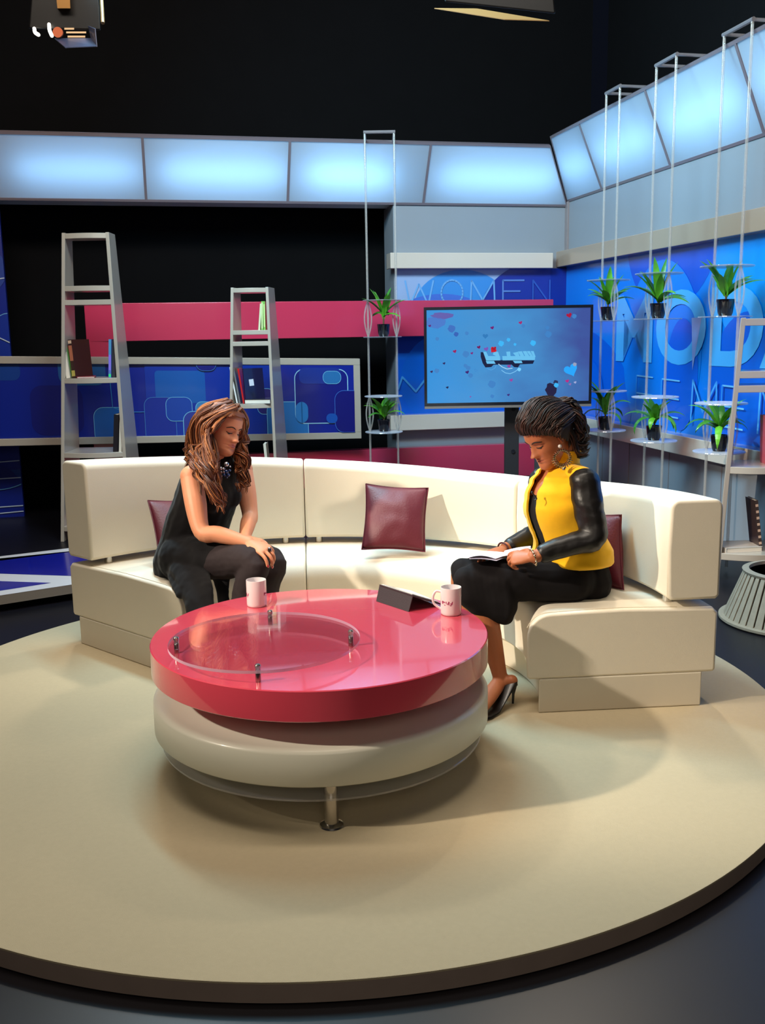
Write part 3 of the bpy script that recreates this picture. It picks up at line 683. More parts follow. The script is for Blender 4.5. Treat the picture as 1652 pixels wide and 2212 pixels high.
# ------------------------------------------------------------------ ladder shelves
def tower(label, Y, ztop_, xl, xr, shelves, phi, dfun, th=.026, sth=.038, bow_=.045):
    x0, x1 = xl(0), xr(0); t = thing('ladder_shelf', label, 'shelf', V(((x0+x1)/2, Y, 0)), 'grey ladder shelves')
    bd = V((sin(phi), cos(phi), 0)); sx = V((cos(phi), -sin(phi), 0))
    def Pt(x, z, d): return V((x, Y, z))+bd*d
    for side in (0, 1):
        mb = MB(); n = 8; rs = []
        for i in range(n+1):
            z = ztop_*i/n; x = xl(z) if side == 0 else xr(z)-th; d = dfun(z)
            rs.append([Pt(x, z, 0), Pt(x+th, z, 0), Pt(x+th, z, d), Pt(x, z, d)])
        mb.rings(rs); mb.build('side_panel', GREY, t, bevel=.003)
    for z, b in shelves:
        a, c = xl(z)+th*.9, xr(z)-th*.9; d = dfun(z); n = 14; mb = MB()
        fr_ = [Pt(a+(c-a)*k/n, z-sth, -b*sin(pi*k/n)) for k in range(n+1)]
        mb.prism(fr_+[Pt(c, z-sth, d*.96), Pt(a, z-sth, d*.96)], (0, 0, sth)); mb.build('shelf_board' if z < ztop_-.05 else 'top_board', GREY, t, bevel=.003)
    return t, Pt
TL, PL_ = tower('taller grey ladder shelf standing behind the left end of the sofa', 7.4, 2.305, lambda z: -2.49+.078*z, lambda z: -1.935-.013*z, [(2.30, .03), (1.925, .03), (1.825, .0), (1.25, .045), (.69, .05), (.12, .05)], 0.0, lambda z: .47-.13*z)
TM, PM_ = tower('shorter grey ladder shelf rising right behind the person with long wavy hair', 7.6, 1.905, lambda z: -1.224+.053*z, lambda z: -.815-.012*z, [(1.90, .03), (1.585, .02), (1.50, .0), (1.025, .04), (.44, .05), (.1, .05)], radians(8), lambda z: .46-.14*z, th=.022, sth=.034)
TRW, PR_ = tower('low grey ladder shelf cut by the right edge of the picture', 5.9, 1.60, lambda z: 2.055+.055*z, lambda z: 2.62-.03*z, [(1.595, .0), (1.285, .0), (1.20, .0), (.71, .06), (.172, .07)], radians(19), lambda z: .42-.1*z, th=.03, sth=.042)
# ------------------------------------------------------------------ books
def book(name, label, c0, w, h, t_, colr, lean=0, rot=0, group='books on the ladder shelves', flat=False, spine=None, cat='book'):
    """standing book: thickness t_ along x, depth w along y, height h; lean in degrees about y"""
    t = thing(name, label, cat, c0, group)
    R = Matrix.Rotation(radians(rot), 3, 'Z') @ Matrix.Rotation(radians(lean), 3, 'Y')
    if flat: R = Matrix.Rotation(radians(rot), 3, 'Z')
    c0 = V(c0); cm = mat('cover_%d_%d_%d' % colr, colr, .35, coat=.3)
    def bx(mb, x0, x1, ya, yb, za, zb, m=None):
        mb.hexa([c0+R @ V(p) for p in ((x0, ya, za), (x1, ya, za), (x1, yb, za), (x0, yb, za), (x0, ya, zb), (x1, ya, zb), (x1, yb, zb), (x0, yb, zb))], m)
    e = .002
    mb = MB()
    if flat:   # lies flat: w along x, depth h along y, thickness t_ up
        bx(mb, 0, w, 0, h, 0, e); bx(mb, 0, w, 0, h, t_-e, t_); bx(mb, 0, e, 0, h, e, t_-e); mb.build('cover', cm, t, smooth=False)
        mb = MB(); bx(mb, e, w-.004, .003, h-.003, e, t_-e); mb.build('pages', mat('paper_pages', (225, 218, 205), .8), t, smooth=False)
    else:
        bx(mb, 0, e, 0, w, 0, h); bx(mb, t_-e, t_, 0, w, 0, h); bx(mb, e, t_-e, 0, e*1.5, 0, h); mb.build('cover', cm, t, smooth=False)
        mb = MB(); bx(mb, e, t_-e, e*1.5, w-.004, .003, h-.003); mb.build('pages', mat('paper_pages', (225, 218, 205), .8), t, smooth=False)
        if spine:
            for (za, zb, c) in spine:
                mb = MB(); bx(mb, .0015, t_-.0015, -.0006, 0, za*h, zb*h, mat('spine_%d_%d_%d' % c, c, .3)); mb.build('spine_band', None, t, smooth=False)
    return t
z = 1.2505
def on(Pt, x, z, d): return Pt(x, z, d)
book('book', 'cream paperback leaning at the left side of the taller ladder shelf', V((-2.362, 7.43, z)), .15, .205, .028, (226, 212, 196), lean=-5)
book('book', 'thin green book between the cream paperback and the brown hardback', V((-2.33, 7.46, z)), .15, .27, .012, (70, 130, 50), lean=-7)
t = book('book', 'thick glossy brown hardback with a copper spine on the taller ladder shelf', V((-2.318, 7.43, z)), .17, .285, .038, (60, 26, 20), lean=-4, rot=-32, spine=[(.9, .98, (230, 190, 160)), (.45, .85, (190, 110, 80)), (.05, .2, (200, 180, 90))])
book('book', 'red and white booklet lying flat beside the brown hardback', V((-2.28, 7.42, z)), .13, .16, .012, (150, 20, 50), flat=True, rot=12)
book('book', 'iridescent blue and violet book at the right side of the taller ladder shelf', V((-2.043, 7.42, z)), .18, .285, .02, (90, 120, 190), lean=4, spine=[(.6, 1, (80, 150, 190)), (.2, .6, (140, 120, 230)), (0.02, .1, (60, 230, 130))])
book('book', 'dark grey book leaning behind the iridescent one', V((-2.018, 7.43, z)), .18, .275, .026, (58, 56, 62), lean=4)
z = .6905
book('book', 'tall black book on the low board of the taller ladder shelf, above the sofa back', V((-2.045, 7.42, z)), .2, .285, .036, (34, 30, 34), lean=5)
book('book', 'white book leaning beside the black one, above the sofa back', V((-1.998, 7.41, z)), .2, .245, .02, (222, 212, 196), lean=5)
z = 1.5855
book('book', 'pale patterned book leaning on the top compartment of the shorter ladder shelf', V((-.928, 7.62, z)), .14, .2, .014, (206, 210, 170), lean=6)
book('book', 'bright green striped book in the top compartment, leftmost of the two green ones', V((-.905, 7.62, z)), .15, .215, .013, (130, 190, 90), lean=2, spine=[(.05, .95, (210, 225, 160))])
book('book', 'bright green striped book in the top compartment, right against the side panel', V((-.887, 7.62, z)), .15, .215, .014, (120, 180, 80), lean=1, spine=[(.1, .9, (190, 215, 140))])
z = 1.0255
book('book', 'white brochure leaning left in the lower compartment of the shorter ladder shelf', V((-1.118, 7.62, z)), .16, .285, .01, (228, 226, 222), lean=-9)
book('book', 'grey brochure next to the white one in the shorter ladder shelf', V((-1.10, 7.63, z)), .16, .275, .012, (110, 108, 110), lean=-8)
book('book', 'thin red book in the lower compartment of the shorter ladder shelf', V((-1.068, 7.62, z)), .16, .272, .012, (190, 24, 26), lean=-7)
t = book('book', 'dark navy book with a small white sticker in the shorter ladder shelf', V((-1.05, 7.62, z)), .17, .27, .012, (22, 22, 60), lean=-6, rot=-55)
mb = MB(); mb.box((-.99, 7.575, 1.19), (.035, .002, .05), R=Matrix.Rotation(radians(-6), 3, 'Y')); mb.build('sticker', mat('white_sticker', (200, 205, 220), .5), t, smooth=False)
book('book', 'thick white-edged book lying flat on the lower compartment board', V((-1.05, 7.59, z)), .20, .24, .034, (40, 40, 46), flat=True, rot=-4)
book('book', 'cream curved brochure low in the shorter ladder shelf, just above the sofa back', V((-.905, 7.62, .4405)), .15, .27, .02, (214, 206, 190), lean=-4)
z = .1725
book('paper_stack', 'pile of white papers on the low board of the shelf at the right edge', V((2.12, 5.9, z)), .24, .2, .03, (214, 208, 200), flat=True, rot=8, group='papers on the right shelf', cat='papers')
book('magazine', 'dark striped magazine standing at the right edge of the picture', V((2.345, 5.95, z)), .16, .32, .02, (60, 44, 40), lean=-8, group='papers on the right shelf', spine=[(k/8, k/8+.05, (200, 170, 150)) for k in range(8)], cat='magazine')
book('magazine', 'pink magazine upright on the curved board at the right edge of the picture', V((2.375, 5.93, .7105)), .16, .3, .02, (196, 90, 110), lean=-3, group='papers on the right shelf', cat='magazine')
# ------------------------------------------------------------------ hanging acrylic frames
LEAFM = mat('leaf_green', (96, 176, 42), .4, var=.35, scale=30, coat=.2)
LEAFD = mat('leaf_dark_green', (58, 128, 40), .4, var=.3, scale=30, coat=.2)
POTM = mat('black_glazed_pot', (16, 16, 24), .15, coat=.6)
STEMM = mat('leaf_stem', (90, 70, 40), .6)
ZBK = 3.30
def hanger(label, C, ax, s, zs, zt, wall_dir, wall_len, br):
    """C centre xy, ax axis between the two rods, s half spacing, zs (top plate, bottom plate) pairs"""
    C = V(C); ax = V(ax).normalized(); px_ = V((-ax.y, ax.x, 0))
    t = thing('hanging_plant_frame', label, 'plant frame', C+V((0, 0, zs[-1][1])), 'acrylic frames hanging from the lit panels')
    for sg in (-1, 1):
        mb = MB(); q = C+ax*s*sg; mb.cyl(q+V((0, 0, 0.02)), q+V((0, 0, zt)), .0095, seg=12); mb.build('rod', ROD, t)
    mb = MB(); w = V(wall_dir)
    for sg in (-1, 1):
        q = C+ax*s*sg+V((0, 0, zt)); mb.cyl(q, q+w*wall_len, .011, seg=8); 
    mb.cyl(C+ax*s*1.08+V((0, 0, zt)), C-ax*s*1.08+V((0, 0, zt)), .014, seg=8)
    mb.cyl(C+ax*s*1.08+V((0, 0, zt))+w*wall_len, C-ax*s*1.08+V((0, 0, zt))+w*wall_len, .011, seg=8)
    mb.build('bracket', mat('bracket_metal', (150, 145, 150), .35, metal=.5), t, smooth=False)
    for za, zb in zs:
        for z in (za, zb):
            mb = MB(); mb.lathe([(.0001, z-.004), (.163, z-.004), (.165, z), (.163, z+.004), (.0001, z+.004)], c=C, seg=56); mb.build('shelf_plate', PLATE, t)
        for sg in (-1, 1):
            mb = MB(); q = C+ax*s*sg
            for s2 in (-1, 1):
                pts = []
                for k in range(15):
                    v = k/14; pts.append(q+(ax*.03*s2 + px_*.012*s2)*sin(pi*v)+V((0, 0, zb+(za-zb)*v)))
                mb.tube(pts, (.0065), seg=8)
            mb.build('bowed_strut', ROD, t)
    return t
PAIRS = [(1.922, 1.612), (1.067, .755)]
HC = V((0.025, 8.55, 0))
hanger('clear hanging frame with two plants in front of the black backdrop, alone at the middle', HC, (1, 0, 0), .122, [(1.823, 1.515), (1.008, .698)], 3.19, (0, 1, 0), .42, 0)
ax = R2*1.0
H = [('clear hanging frame with two plants nearest the inner corner of the set', at(1313, 650, 7.8), .115), ('clear hanging frame with two plants, the middle one of three by the right wall', at(1422, 640, 7.0), .135), ('clear hanging frame with two plants, nearest the right edge of the picture', at(1568, 632, 6.3), .15)]
HP = []
for lab, c, s in H:
    c = V((c.x, c.y, 0)); HP.append(c); hanger(lab, c, R2, s, PAIRS, 3.32, U2, .30, 0)
# ------------------------------------------------------------------ potted plants
def plant(label, loc, seed, hgt=.24, nleaf=15, long=.17, big=1.0, stem=.07, upright=.5):
    random.seed(seed); c = V(loc); t = thing('potted_plant', label, 'plant', c, 'small leafy plants in black pots')
    mb = MB(); k = big
    mb.lathe([(.0001, 0), (.038*k, 0), (.041*k, .008), (.046*k, .02), (.054*k, .085*k), (.056*k, .092*k), (.056*k, .105*k), (.05*k, .105*k), (.048*k, .09*k), (.0001, .088*k)], c=c, seg=32); mb.build('pot', POTM, t)
    z0 = .088*k
    mb = MB(); mb.tube([c+V((0, 0, z0)), c+V((.003, 0, z0+stem))], .007, seg=8); mb.build('stem', STEMM, t)
    mb = MB(); md = MB()
    for i in range(nleaf):
        a = 2.4*i+random.uniform(-.3, .3); el = radians(random.uniform(28, 84) if i > 4 else random.uniform(70, 88)); L = long*1.25*random.uniform(.75, 1.15)
        d = V((cos(a), sin(a), 0)); p = c+V((0, 0, z0+stem*random.uniform(.5, 1))); n = 9; w = random.uniform(.020, .030)
        rsA = []; side = V((-sin(a), cos(a), 0)); e = el
        for j in range(n+1):
            u = j/n; wd = w*(sin(pi*min(1, u*.9+.1))**.8)*(1 if u < .95 else .3)
            dr = d*cos(e)+V((0, 0, sin(e))); up = side.cross(dr)
            rsA.append([p-side*wd+up*wd*.45, p, p+side*wd+up*wd*.45]); p = p+dr*(L/n); e -= radians((90-math.degrees(el))*.20+5+(3 if u > .4 else 0))*(1.0 if upright < .6 else .5)
        b = md if i % 3 == 0 else mb
        for j in range(n):
            A_, B_ = rsA[j], rsA[j+1]
            b.add([A_[0], A_[1], A_[2], B_[0], B_[1], B_[2]], [[0, 1, 4, 3], [1, 2, 5, 4]], LEAFD if i % 3 == 0 else LEAFM)
    o = mb; o.v; base = len(mb.v)
    idx = mb.mi(LEAFD); mb.f += [[base+q for q in f] for f in md.f]; mb.v += md.v; mb.m += [idx]*len(md.f)
    mb.build('foliage', None, t, ang=180, fixn=False)
    return t
plant('tall leafy plant in the upper level of the hanging frame at the middle', HC+V((.01, 0, 1.519)), 1, long=.19, stem=.12, upright=.8)
plant('spreading leafy plant in the lower level of the hanging frame at the middle', HC+V((0, 0, .702)), 2, long=.2, stem=.04)
nm = ['nearest the inner corner', 'in the middle of the right three', 'nearest the right edge']
for i, c in enumerate(HP):
    plant('leafy plant, upper level of the frame '+nm[i], c+V((0, 0, 1.616)), 10+i, long=[.21, .22, .2][i], stem=[.07, .04, .06][i], upright=.7)
    plant('leafy plant, lower level of the frame '+nm[i], c+V((0, 0, .759)), 20+i, long=[.23, .2, .22][i], stem=.06, upright=.4)
# ------------------------------------------------------------------ slatted basket at right edge
bc = gr(1690, 1348, 0); bc = V((bc.x+.06, bc.y+.06, 0))
bk = thing('slatted_basket', 'whitish flared slatted basket on the dark floor at the right edge, beyond the sofa', 'basket', bc)
mb = MB(); RB = .34
mb.lathe([(RB+.01, 0), (RB+.02, .008), (RB+.02, .02), (RB-.02, .024), (RB-.02, 0.0)], c=bc, seg=96); mb.build('bottom_hoop', mat('weathered_white_wood', (156, 143, 124), .6, var=.2, scale=30), bk)
mb = MB(); nS = 44
for k in range(nS):
    a = 2*pi*k/nS; d = V((cos(a), sin(a), 0)); s_ = V((-sin(a), cos(a), 0)); w0, w1 = .020, .012
    p0, p1 = bc+d*(RB-.005)+V((0, 0, .02)), bc+d*(RB-.10)+V((0, 0, .27))
    mb.hexa([p0-s_*w0, p0+s_*w0, p0+s_*w0-d*.008, p0-s_*w0-d*.008, p1-s_*w1, p1+s_*w1, p1+s_*w1-d*.008, p1-s_*w1-d*.008])
mb.build('slats', mat('weathered_white_wood', (156, 143, 124), .6), bk, bevel=.0015)
mb = MB(); mb.lathe([(RB-.125, .262), (RB-.095, .262), (RB-.09, .275), (RB-.125, .28), (RB-.125, .262)], c=bc, seg=96); mb.build('top_hoop', mat('weathered_white_wood', (156, 143, 124), .6), bk)
mb = MB(); mb.lathe([(RB-.03, .022), (RB-.125, .26)], c=bc, seg=64); mb.build('liner', mat('brown_liner', (112, 96, 78), .8), bk)
# ------------------------------------------------------------------ studio lamps in the dark rig
BLKM = mat('black_lamp_housing', (9, 8, 9), .45, metal=.3)
WARMM = mat('lamp_reflector', (120, 90, 55), .4)
lc = at(140, 40, 5.5)
sl = thing('studio_spotlight', 'studio spotlight with glowing vents hanging at the top left', 'lamp', lc)
def PX(px, py, d=0): return at(px, py, 5.5+d)
mb = MB(); mb.hexa([PX(62, 62), PX(218, 66), PX(218, 66, .35), PX(62, 62, .35), PX(70, -40), PX(212, -40), PX(212, -40, .35), PX(70, -40, .35)]); mb.build('housing', BLKM, sl, bevel=.01)
flapm = mat('blue_black_flap', (46, 56, 84), .4, metal=.3)
mb = MB(); q = [PX(118, 84, -.01), PX(196, 84, -.01), PX(209, 101, -.12), PX(141, 104, -.12)]
mb.prism(q, (0, .0, .004)); mb.build('barn_door', flapm, sl, smooth=False)
mb = MB(); q = [PX(190, 56, -.01), PX(196, 84, -.01), PX(209, 101, -.12), PX(205, 62, -.1)]
mb.prism(q, (.003, 0, 0)); mb.build('barn_door', flapm, sl, smooth=False)
GLOW = emit('lamp_glow', (255, 244, 226), 6); GLOW2 = emit('lamp_glow_soft', (235, 190, 140), 1.0)
mb = MB(); mb.tube(smooth_path([PX(74, 62, -.02), PX(76, 70, -.02), PX(83, 75, -.02)], 4), .009, seg=10, round_=3); mb.build('glowing_vent', GLOW, sl)
mb = MB(); mb.tube(smooth_path([PX(106, 53, -.02), PX(107, 65, -.02), PX(112, 77, -.02)], 4), .009, seg=10, round_=3); mb.build('glowing_vent', GLOW, sl)
mb = MB(); mb.lathe([(.0001, 0), (.026, 0), (.026, .012), (.0001, .012)], seg=24)
for i, v in enumerate(mb.v): mb.v[i] = PX(126, 71, -.02)+V((v.x, -v.z, v.y))
mb.build('knob', mat('amber_knob', (170, 80, 40), .5), sl)
for y, x0, x1 in ((62, 139, 160), (70, 143, 186), (79, 146, 184)):
    mb = MB(); mb.hexa([PX(x0, y+2, -.012), PX(x1, y+2, -.012), PX(x1, y+2, 0), PX(x0, y+2, 0), PX(x0, y-2, -.012), PX(x1, y-2, -.012), PX(x1, y-2, 0), PX(x0, y-2, 0)]); mb.build('vent_slot', GLOW2, sl, smooth=False)
mb = MB(); mb.cyl(PX(218, -20, .1), PX(222, 50, .0), .010, seg=12); mb.build('cable_clamp', WARMM, sl)
mb = MB(); mb.hexa([PX(124, 18, -.03), PX(152, 18, -.03), PX(152, 18, 0), PX(124, 18, 0), PX(120, -20, -.03), PX(150, -20, -.03), PX(150, -20, 0), PX(120, -20, 0)]); mb.build('yoke', mat('brass_yoke', (150, 110, 60), .4, metal=.6), sl, smooth=False)
l2 = thing('studio_floodlight', 'dark studio floodlight with a tan lit flap at the top, right of centre', 'lamp', at(1080, -30, 5.5))
mb = MB(); mb.hexa([PX(960, 4, .1), PX(1200, 30, .1), PX(1200, 30, .5), PX(960, 4, .5), PX(960, -90, .1), PX(1190, -70, .1), PX(1190, -70, .5), PX(960, -90, .5)]); mb.build('housing', BLKM, l2, bevel=.01)
mb = MB(); q = [PX(938, 19, .02), PX(1090, 43, -.05), PX(1186, 46, -.02), PX(1030, 20, .06)]
mb.prism(q, (0, 0, .004)); mb.build('barn_door', mat('tan_flap', (120, 90, 46), .6), l2, smooth=False)

for t_, x_, y_ in ((sl, 140, -40), (l2, 1080, -80)):
    mb = MB(); q = at(x_, y_, 5.75); mb.cyl(q, V((q.x, q.y, 6.0)), .02, seg=12); mb.build('suspension_rod', BLKM, t_)
# ------------------------------------------------------------------ people
def skinmat(name, c):
    return mat(name, c, .48, var=.05, scale=25, sss=.12, spec=.4, bump=.03, bscale=500)
def hairmat(name, c0, c1, c2, rough=.38):
    m = bpy.data.materials.new(name); m.use_nodes = True; nt = m.node_tree; b = nt.nodes['Principled BSDF']
    g = nt.nodes.new('ShaderNodeNewGeometry'); cr = nt.nodes.new('ShaderNodeValToRGB')
    nt.links.new(g.outputs['Random Per Island'], cr.inputs[0]); nt.links.new(cr.outputs[0], b.inputs['Base Color'])
    e = cr.color_ramp.elements; e[0].color = lin(c0); e[1].color = lin(c2); q = e.new(.5); q.color = lin(c1)
    b.inputs['Roughness'].default_value = rough; b.inputs['Specular IOR Level'].default_value = .5
    return m
def remesh(mb, vox, smooth=4, noise_amp=0, noise_sc=12, cut=None, name='tmp'):
    me = bpy.data.meshes.new(name); me.from_pydata([tuple(p) for p in mb.v], [], mb.f)
    bm = bmesh.new(); bm.from_mesh(me); bmesh.ops.recalc_face_normals(bm, faces=bm.faces[:]); bm.to_mesh(me); bm.free()
    o = bpy.data.objects.new(name, me); COL.objects.link(o)
    r = o.modifiers.new('r', 'REMESH'); r.mode = 'VOXEL'; r.voxel_size = vox; r.adaptivity = 0
    if smooth:
        s = o.modifiers.new('s', 'SMOOTH'); s.factor = .5; s.iterations = smooth
    dg = bpy.context.evaluated_depsgraph_get(); n = bpy.data.meshes.new_from_object(o.evaluated_get(dg))
    bpy.data.objects.remove(o)
    if noise_amp:
        N_ = [v.normal.copy() for v in n.vertices]
        for v, vn in zip(n.vertices, N_):
            p = v.co*noise_sc; a = noise.noise(V((p.x, p.y, p.z*.45)))*noise_amp+noise.noise(p*2.3)*noise_amp*.35
            v.co += vn*a
    if cut:
        bm = bmesh.new(); bm.from_mesh(n); kill = [f for f in bm.faces if cut(f.calc_center_median())]
        bmesh.ops.delete(bm, geom=kill, context='FACES'); bm.to_mesh(n); bm.free()
    return n
def obj_from(me, name, m, parent, ang=180):
    me.materials.clear(); me.materials.append(m); me.polygons.foreach_set('use_smooth', [True]*len(me.polygons))
    o = bpy.data.objects.new(name, me); COL.objects.link(o); me.name = name
    o.parent = parent; o.matrix_parent_inverse = Matrix.Translation(parent.location).inverted() if parent.location.length else Matrix()
    return o
def limb(mb, pts, rad, side=None, seg=18, n=5, rr=4):
    """tapering closed tube through joints"""
    pts = [V(p) for p in pts]; sp = smooth_path(pts, n); R_ = []
    rad = [(r, r) if not isinstance(r, tuple) else r for r in rad]
    for i in range(len(sp)):
        u = i/n; k = min(int(u), len(rad)-2); f = u-k; f = f*f*(3-2*f)
        R_.append((rad[k][0]*(1-f)+rad[k+1][0]*f, rad[k][1]*(1-f)+rad[k+1][1]*f))
    mb.tube(sp, R_, seg=seg, side=side, round_=rr)
def hand(mb, W, D, Nn, thumb, curls, spread=.0, scale=1.0, tcurl=.4, nails=None):
    """W wrist, D towards the fingers, Nn out of the back of the hand, thumb = +1/-1 side along D x Nn"""
    W = V(W); D = V(D).normalized(); Nn = V(Nn); Nn = (Nn-D*Nn.dot(D)).normalized(); S = D.cross(Nn).normalized(); k = scale
    mb.tube([W-D*.02*k, W+D*.012*k, W+D*.04*k, W+D*.072*k, W+D*.086*k], [(.022*k, .017*k), (.025*k, .016*k), (.034*k, .0155*k), (.039*k, .014*k), (.036*k, .011*k)], side=S, seg=20, round_=3)
    ln = [.066, .076, .071, .056]; off = [.030, .010, -.0105, -.0295]; fr = [.080, .087, .083, .072]; rd = [.0082, .0085, .0082, .0072]
    for i in range(4):
        o = off[i]*thumb; p = W+D*fr[i]*k+S*o*k-D*.012*k; c = curls[i] if isinstance(curls, (list, tuple)) else curls
        d = (D+S*(o/.03)*spread).normalized(); pts = [p]; a = 0
        for j, (l, cc) in enumerate(((.012, 0), (.44*ln[i], .55), (.31*ln[i], 1.0), (.25*ln[i], .75))):
            a += c*cc; p = p+(d*cos(a)-Nn*sin(a))*l*k; pts.append(p)
        FJ.append(pts)
        r = rd[i]*k; mb.tube(smooth_path(pts, 4), [r*(1.12-.34*q/16) for q in range(17)], seg=12, round_=3)
        if nails is not None:
            dd = (pts[-1]-pts[-2]).normalized(); nn = (Nn*cos(a)+d*sin(a)).normalized(); nails.append((pts[-1]+nn*r*.55+dd*.001, dd, nn, r))
    p = W+D*.018*k+S*thumb*.022*k-Nn*.004*k; d1 = (D*.62+S*thumb*.72-Nn*.28).normalized(); d2 = (D*(.62+tcurl*.5)+S*thumb*(.45-tcurl)-Nn*.45).normalized()
    pts = [p, p+d1*.032*k, p+d1*.045*k+d2*.026*k, p+d1*.045*k+d2*.052*k]
    mb.tube(smooth_path(pts, 4), [(.0145-.0065*q/12)*k for q in range(13)], seg=12, round_=3)
    if nails is not None: nails.append((pts[-1]+(S*thumb*.4+Nn).normalized()*.004, d2, (S*thumb*.4+Nn).normalized(), .008*k))
FJ = []
def gs(x, m, s): return math.exp(-((x-m)/s)**2/2)
HZ = [-.122, -.114, -.102, -.085, -.06, -.03, 0, .03, .06, .085, .103, .114, .119]
HF = [.062, .080, .089, .090, .087, .087, .085, .092, .088, .072, .046, .020, .0]
HB = [.030, .012, -.002, -.022, -.050, -.078, -.094, -.102, -.102, -.088, -.060, -.030, -.0]
HW = [.010, .026, .037, .048, .057, .064, .069, .073, .073, .062, .044, .022, .001]
def head_point(x0, a, z):
    f = lerp_list(HZ, HF, z); b = lerp_list(HZ, HB, z); w = lerp_list(HZ, HW, z)
    mid = (f+b)/2; hl = (f-b)/2; ca, sa = cos(a), sin(a)
    y = mid+hl*(abs(ca)**.88)*(1 if ca > 0 else -1); x = w*(abs(sa)**.82)*(1 if sa > 0 else -1)
    return x, y
def head_verts(mouth=0.0):
    seg = 120; zs = [-.122+.241*i/110 for i in range(111)]; rs = []
    for z in zs:
        r = []
        for k in range(seg):
            a = 2*pi*k/seg; x, y = head_point(0, a, z); fr = max(0, cos(a))**1.5; d = 0
            if cos(a) > 0:
                ax = abs(x)
                # nose
                t = (0.016-z)/.052
                if -.3 < t < 1.25:
                    hgt = .004+.024*max(0, min(1, t))**1.3 if t < 1 else .028*max(0, 1-(t-1)/.25)
                    hgt *= 1 if t > 0 else max(0, 1+t/.3)
                    d += hgt*gs(x, 0, .0062+.0045*max(0, min(1, t)))
                d += .0075*gs(ax, .0125, .0048)*gs(z, -.036, .007)
                d -= .0115*gs(ax, .031, .0150)*gs(z, .000, .0115)        # sockets
                d += .0085*gs(ax, .031, .0115)*gs(z, -.001, .0075)       # lid bulge
                d += .0045*gs(ax, .029, .018)*gs(z, .020, .006)
                d += .0055*gs(ax, .041, .015)*gs(z, -.028, .015)         # cheeks
                d -= .002*gs(x, 0, .004)*gs(z, -.049, .004)
                d += .0040*gs(x, 0, .018)*gs(z, -.0575, .0035)+.0044*gs(x, 0, .016)*gs(z, -.0675, .0042)
                d -= .004*gs(x, 0, .021)*gs(z, -.0622, .0019)
                d -= .0045*gs(x, 0, .017)*gs(z, -.0790, .005)
                d += .005*gs(x, 0, .015)*gs(z, -.097, .010)
            r.append(V((x, y+d, z)))
        rs.append(r)
    return rs
class Head:
    def __init__(s, c, F, roll, scale=1.0):
        F = V(F).normalized(); Xr = F.cross(V((0, 0, 1))).normalized(); U = Xr.cross(F)
        U2_ = U*cos(roll)+Xr*sin(roll); X2 = F.cross(U2_)
        s.c = V(c); s.X, s.Y, s.Z, s.k = X2, F, U2_, scale; s.rs = head_verts()
    def w(s, p): return s.c+(s.X*p[0]+s.Y*p[1]+s.Z*p[2])*s.k
    def mesh(s, mb):
        mb.rings([[s.w(p) for p in r] for r in s.rs])
        for sg in (-1, 1):
            R = Matrix((s.X, s.Y, s.Z)).transposed()
            for (q, r, scv) in (((sg*.070, -.008, -.002), .024, (.28, .62, 1.0)), ((sg*.069, -.003, -.024), .010, (.5, .8, 1.0))):
                mb.sphere(s.w(q), r*s.k, seg=20, rg=14, sc=scv, R=R)
            # rim of the ear
            mb.tube([s.w((sg*(.075), -.006+.014*cos(t), -.001+.023*sin(t))) for t in [radians(-60+25*i) for i in range(11)]], .0032*s.k, seg=8, round_=2)
    def surf(s, x, z, off=0):   # point on the face surface
        i = min(110, max(0, round((z+.122)/.241*110))); r = s.rs[i]
        best = min((p for p in r if p.y > lerp_list(HZ, HF, z)*.2), key=lambda p: abs(p.x-x)); return s.w((x, best.y+off, z))
    def features(s, par, browc, lipc, lidc, eye_open=.35):
        mb = MB()
        for sg in (-1, 1):
            pts = [s.surf(sg*x, z, .0008) for x, z in ((.012, .017), (.022, .0215), (.034, .0235), (.044, .0200), (.050, .0150))]
            mb.tube(smooth_path(pts, 3), [(.0016+.0014*sin(pi*(i+1)/14))*s.k for i in range(13)], seg=8, round_=2)
            mb2 = MB(); pts = [s.surf(sg*x, z, .0012) for x, z in ((.018, -.0045), (.024, -.0062), (.031, -.0070), (.038, -.0060), (.045, -.0020))]
            mb2.tube(smooth_path(pts, 3), [(.0011+.0010*sin(pi*(i+2)/15))*s.k for i in range(13)], seg=8, round_=2); mb2.build('eyelashes', lidc, par, ang=180)
            mb3 = MB(); mb3.sphere(s.surf(sg*.031, -.0095, -.0035), .0058*s.k, seg=16, rg=10, sc=(1.5, 1, .7), R=Matrix((s.X, s.Y, s.Z)).transposed()); mb3.build('eye', mat('eye_dark', (46, 30, 26), .15, coat=.8), par)
        mb.build('eyebrows', browc, par, ang=180)
        mb = MB()
        up = [(-.027, -.0600), (-.017, -.0596), (-.007, -.0574), (0, -.0580), (.007, -.0574), (.017, -.0596), (.027, -.0600)]
        lo = [(-.027, -.0605), (-.017, -.0655), (-.007, -.0680), (0, -.0685), (.007, -.0680), (.017, -.0655), (.027, -.0605)]
        for L in (up, lo):
            pts = smooth_path([s.surf(x, z, -.0012) for x, z in L], 3); mb.tube(pts, [(.0010+.0017*sin(pi*i/18))*s.k for i in range(19)], seg=10, round_=2)
        mb.build('lips', lipc, par, ang=180)
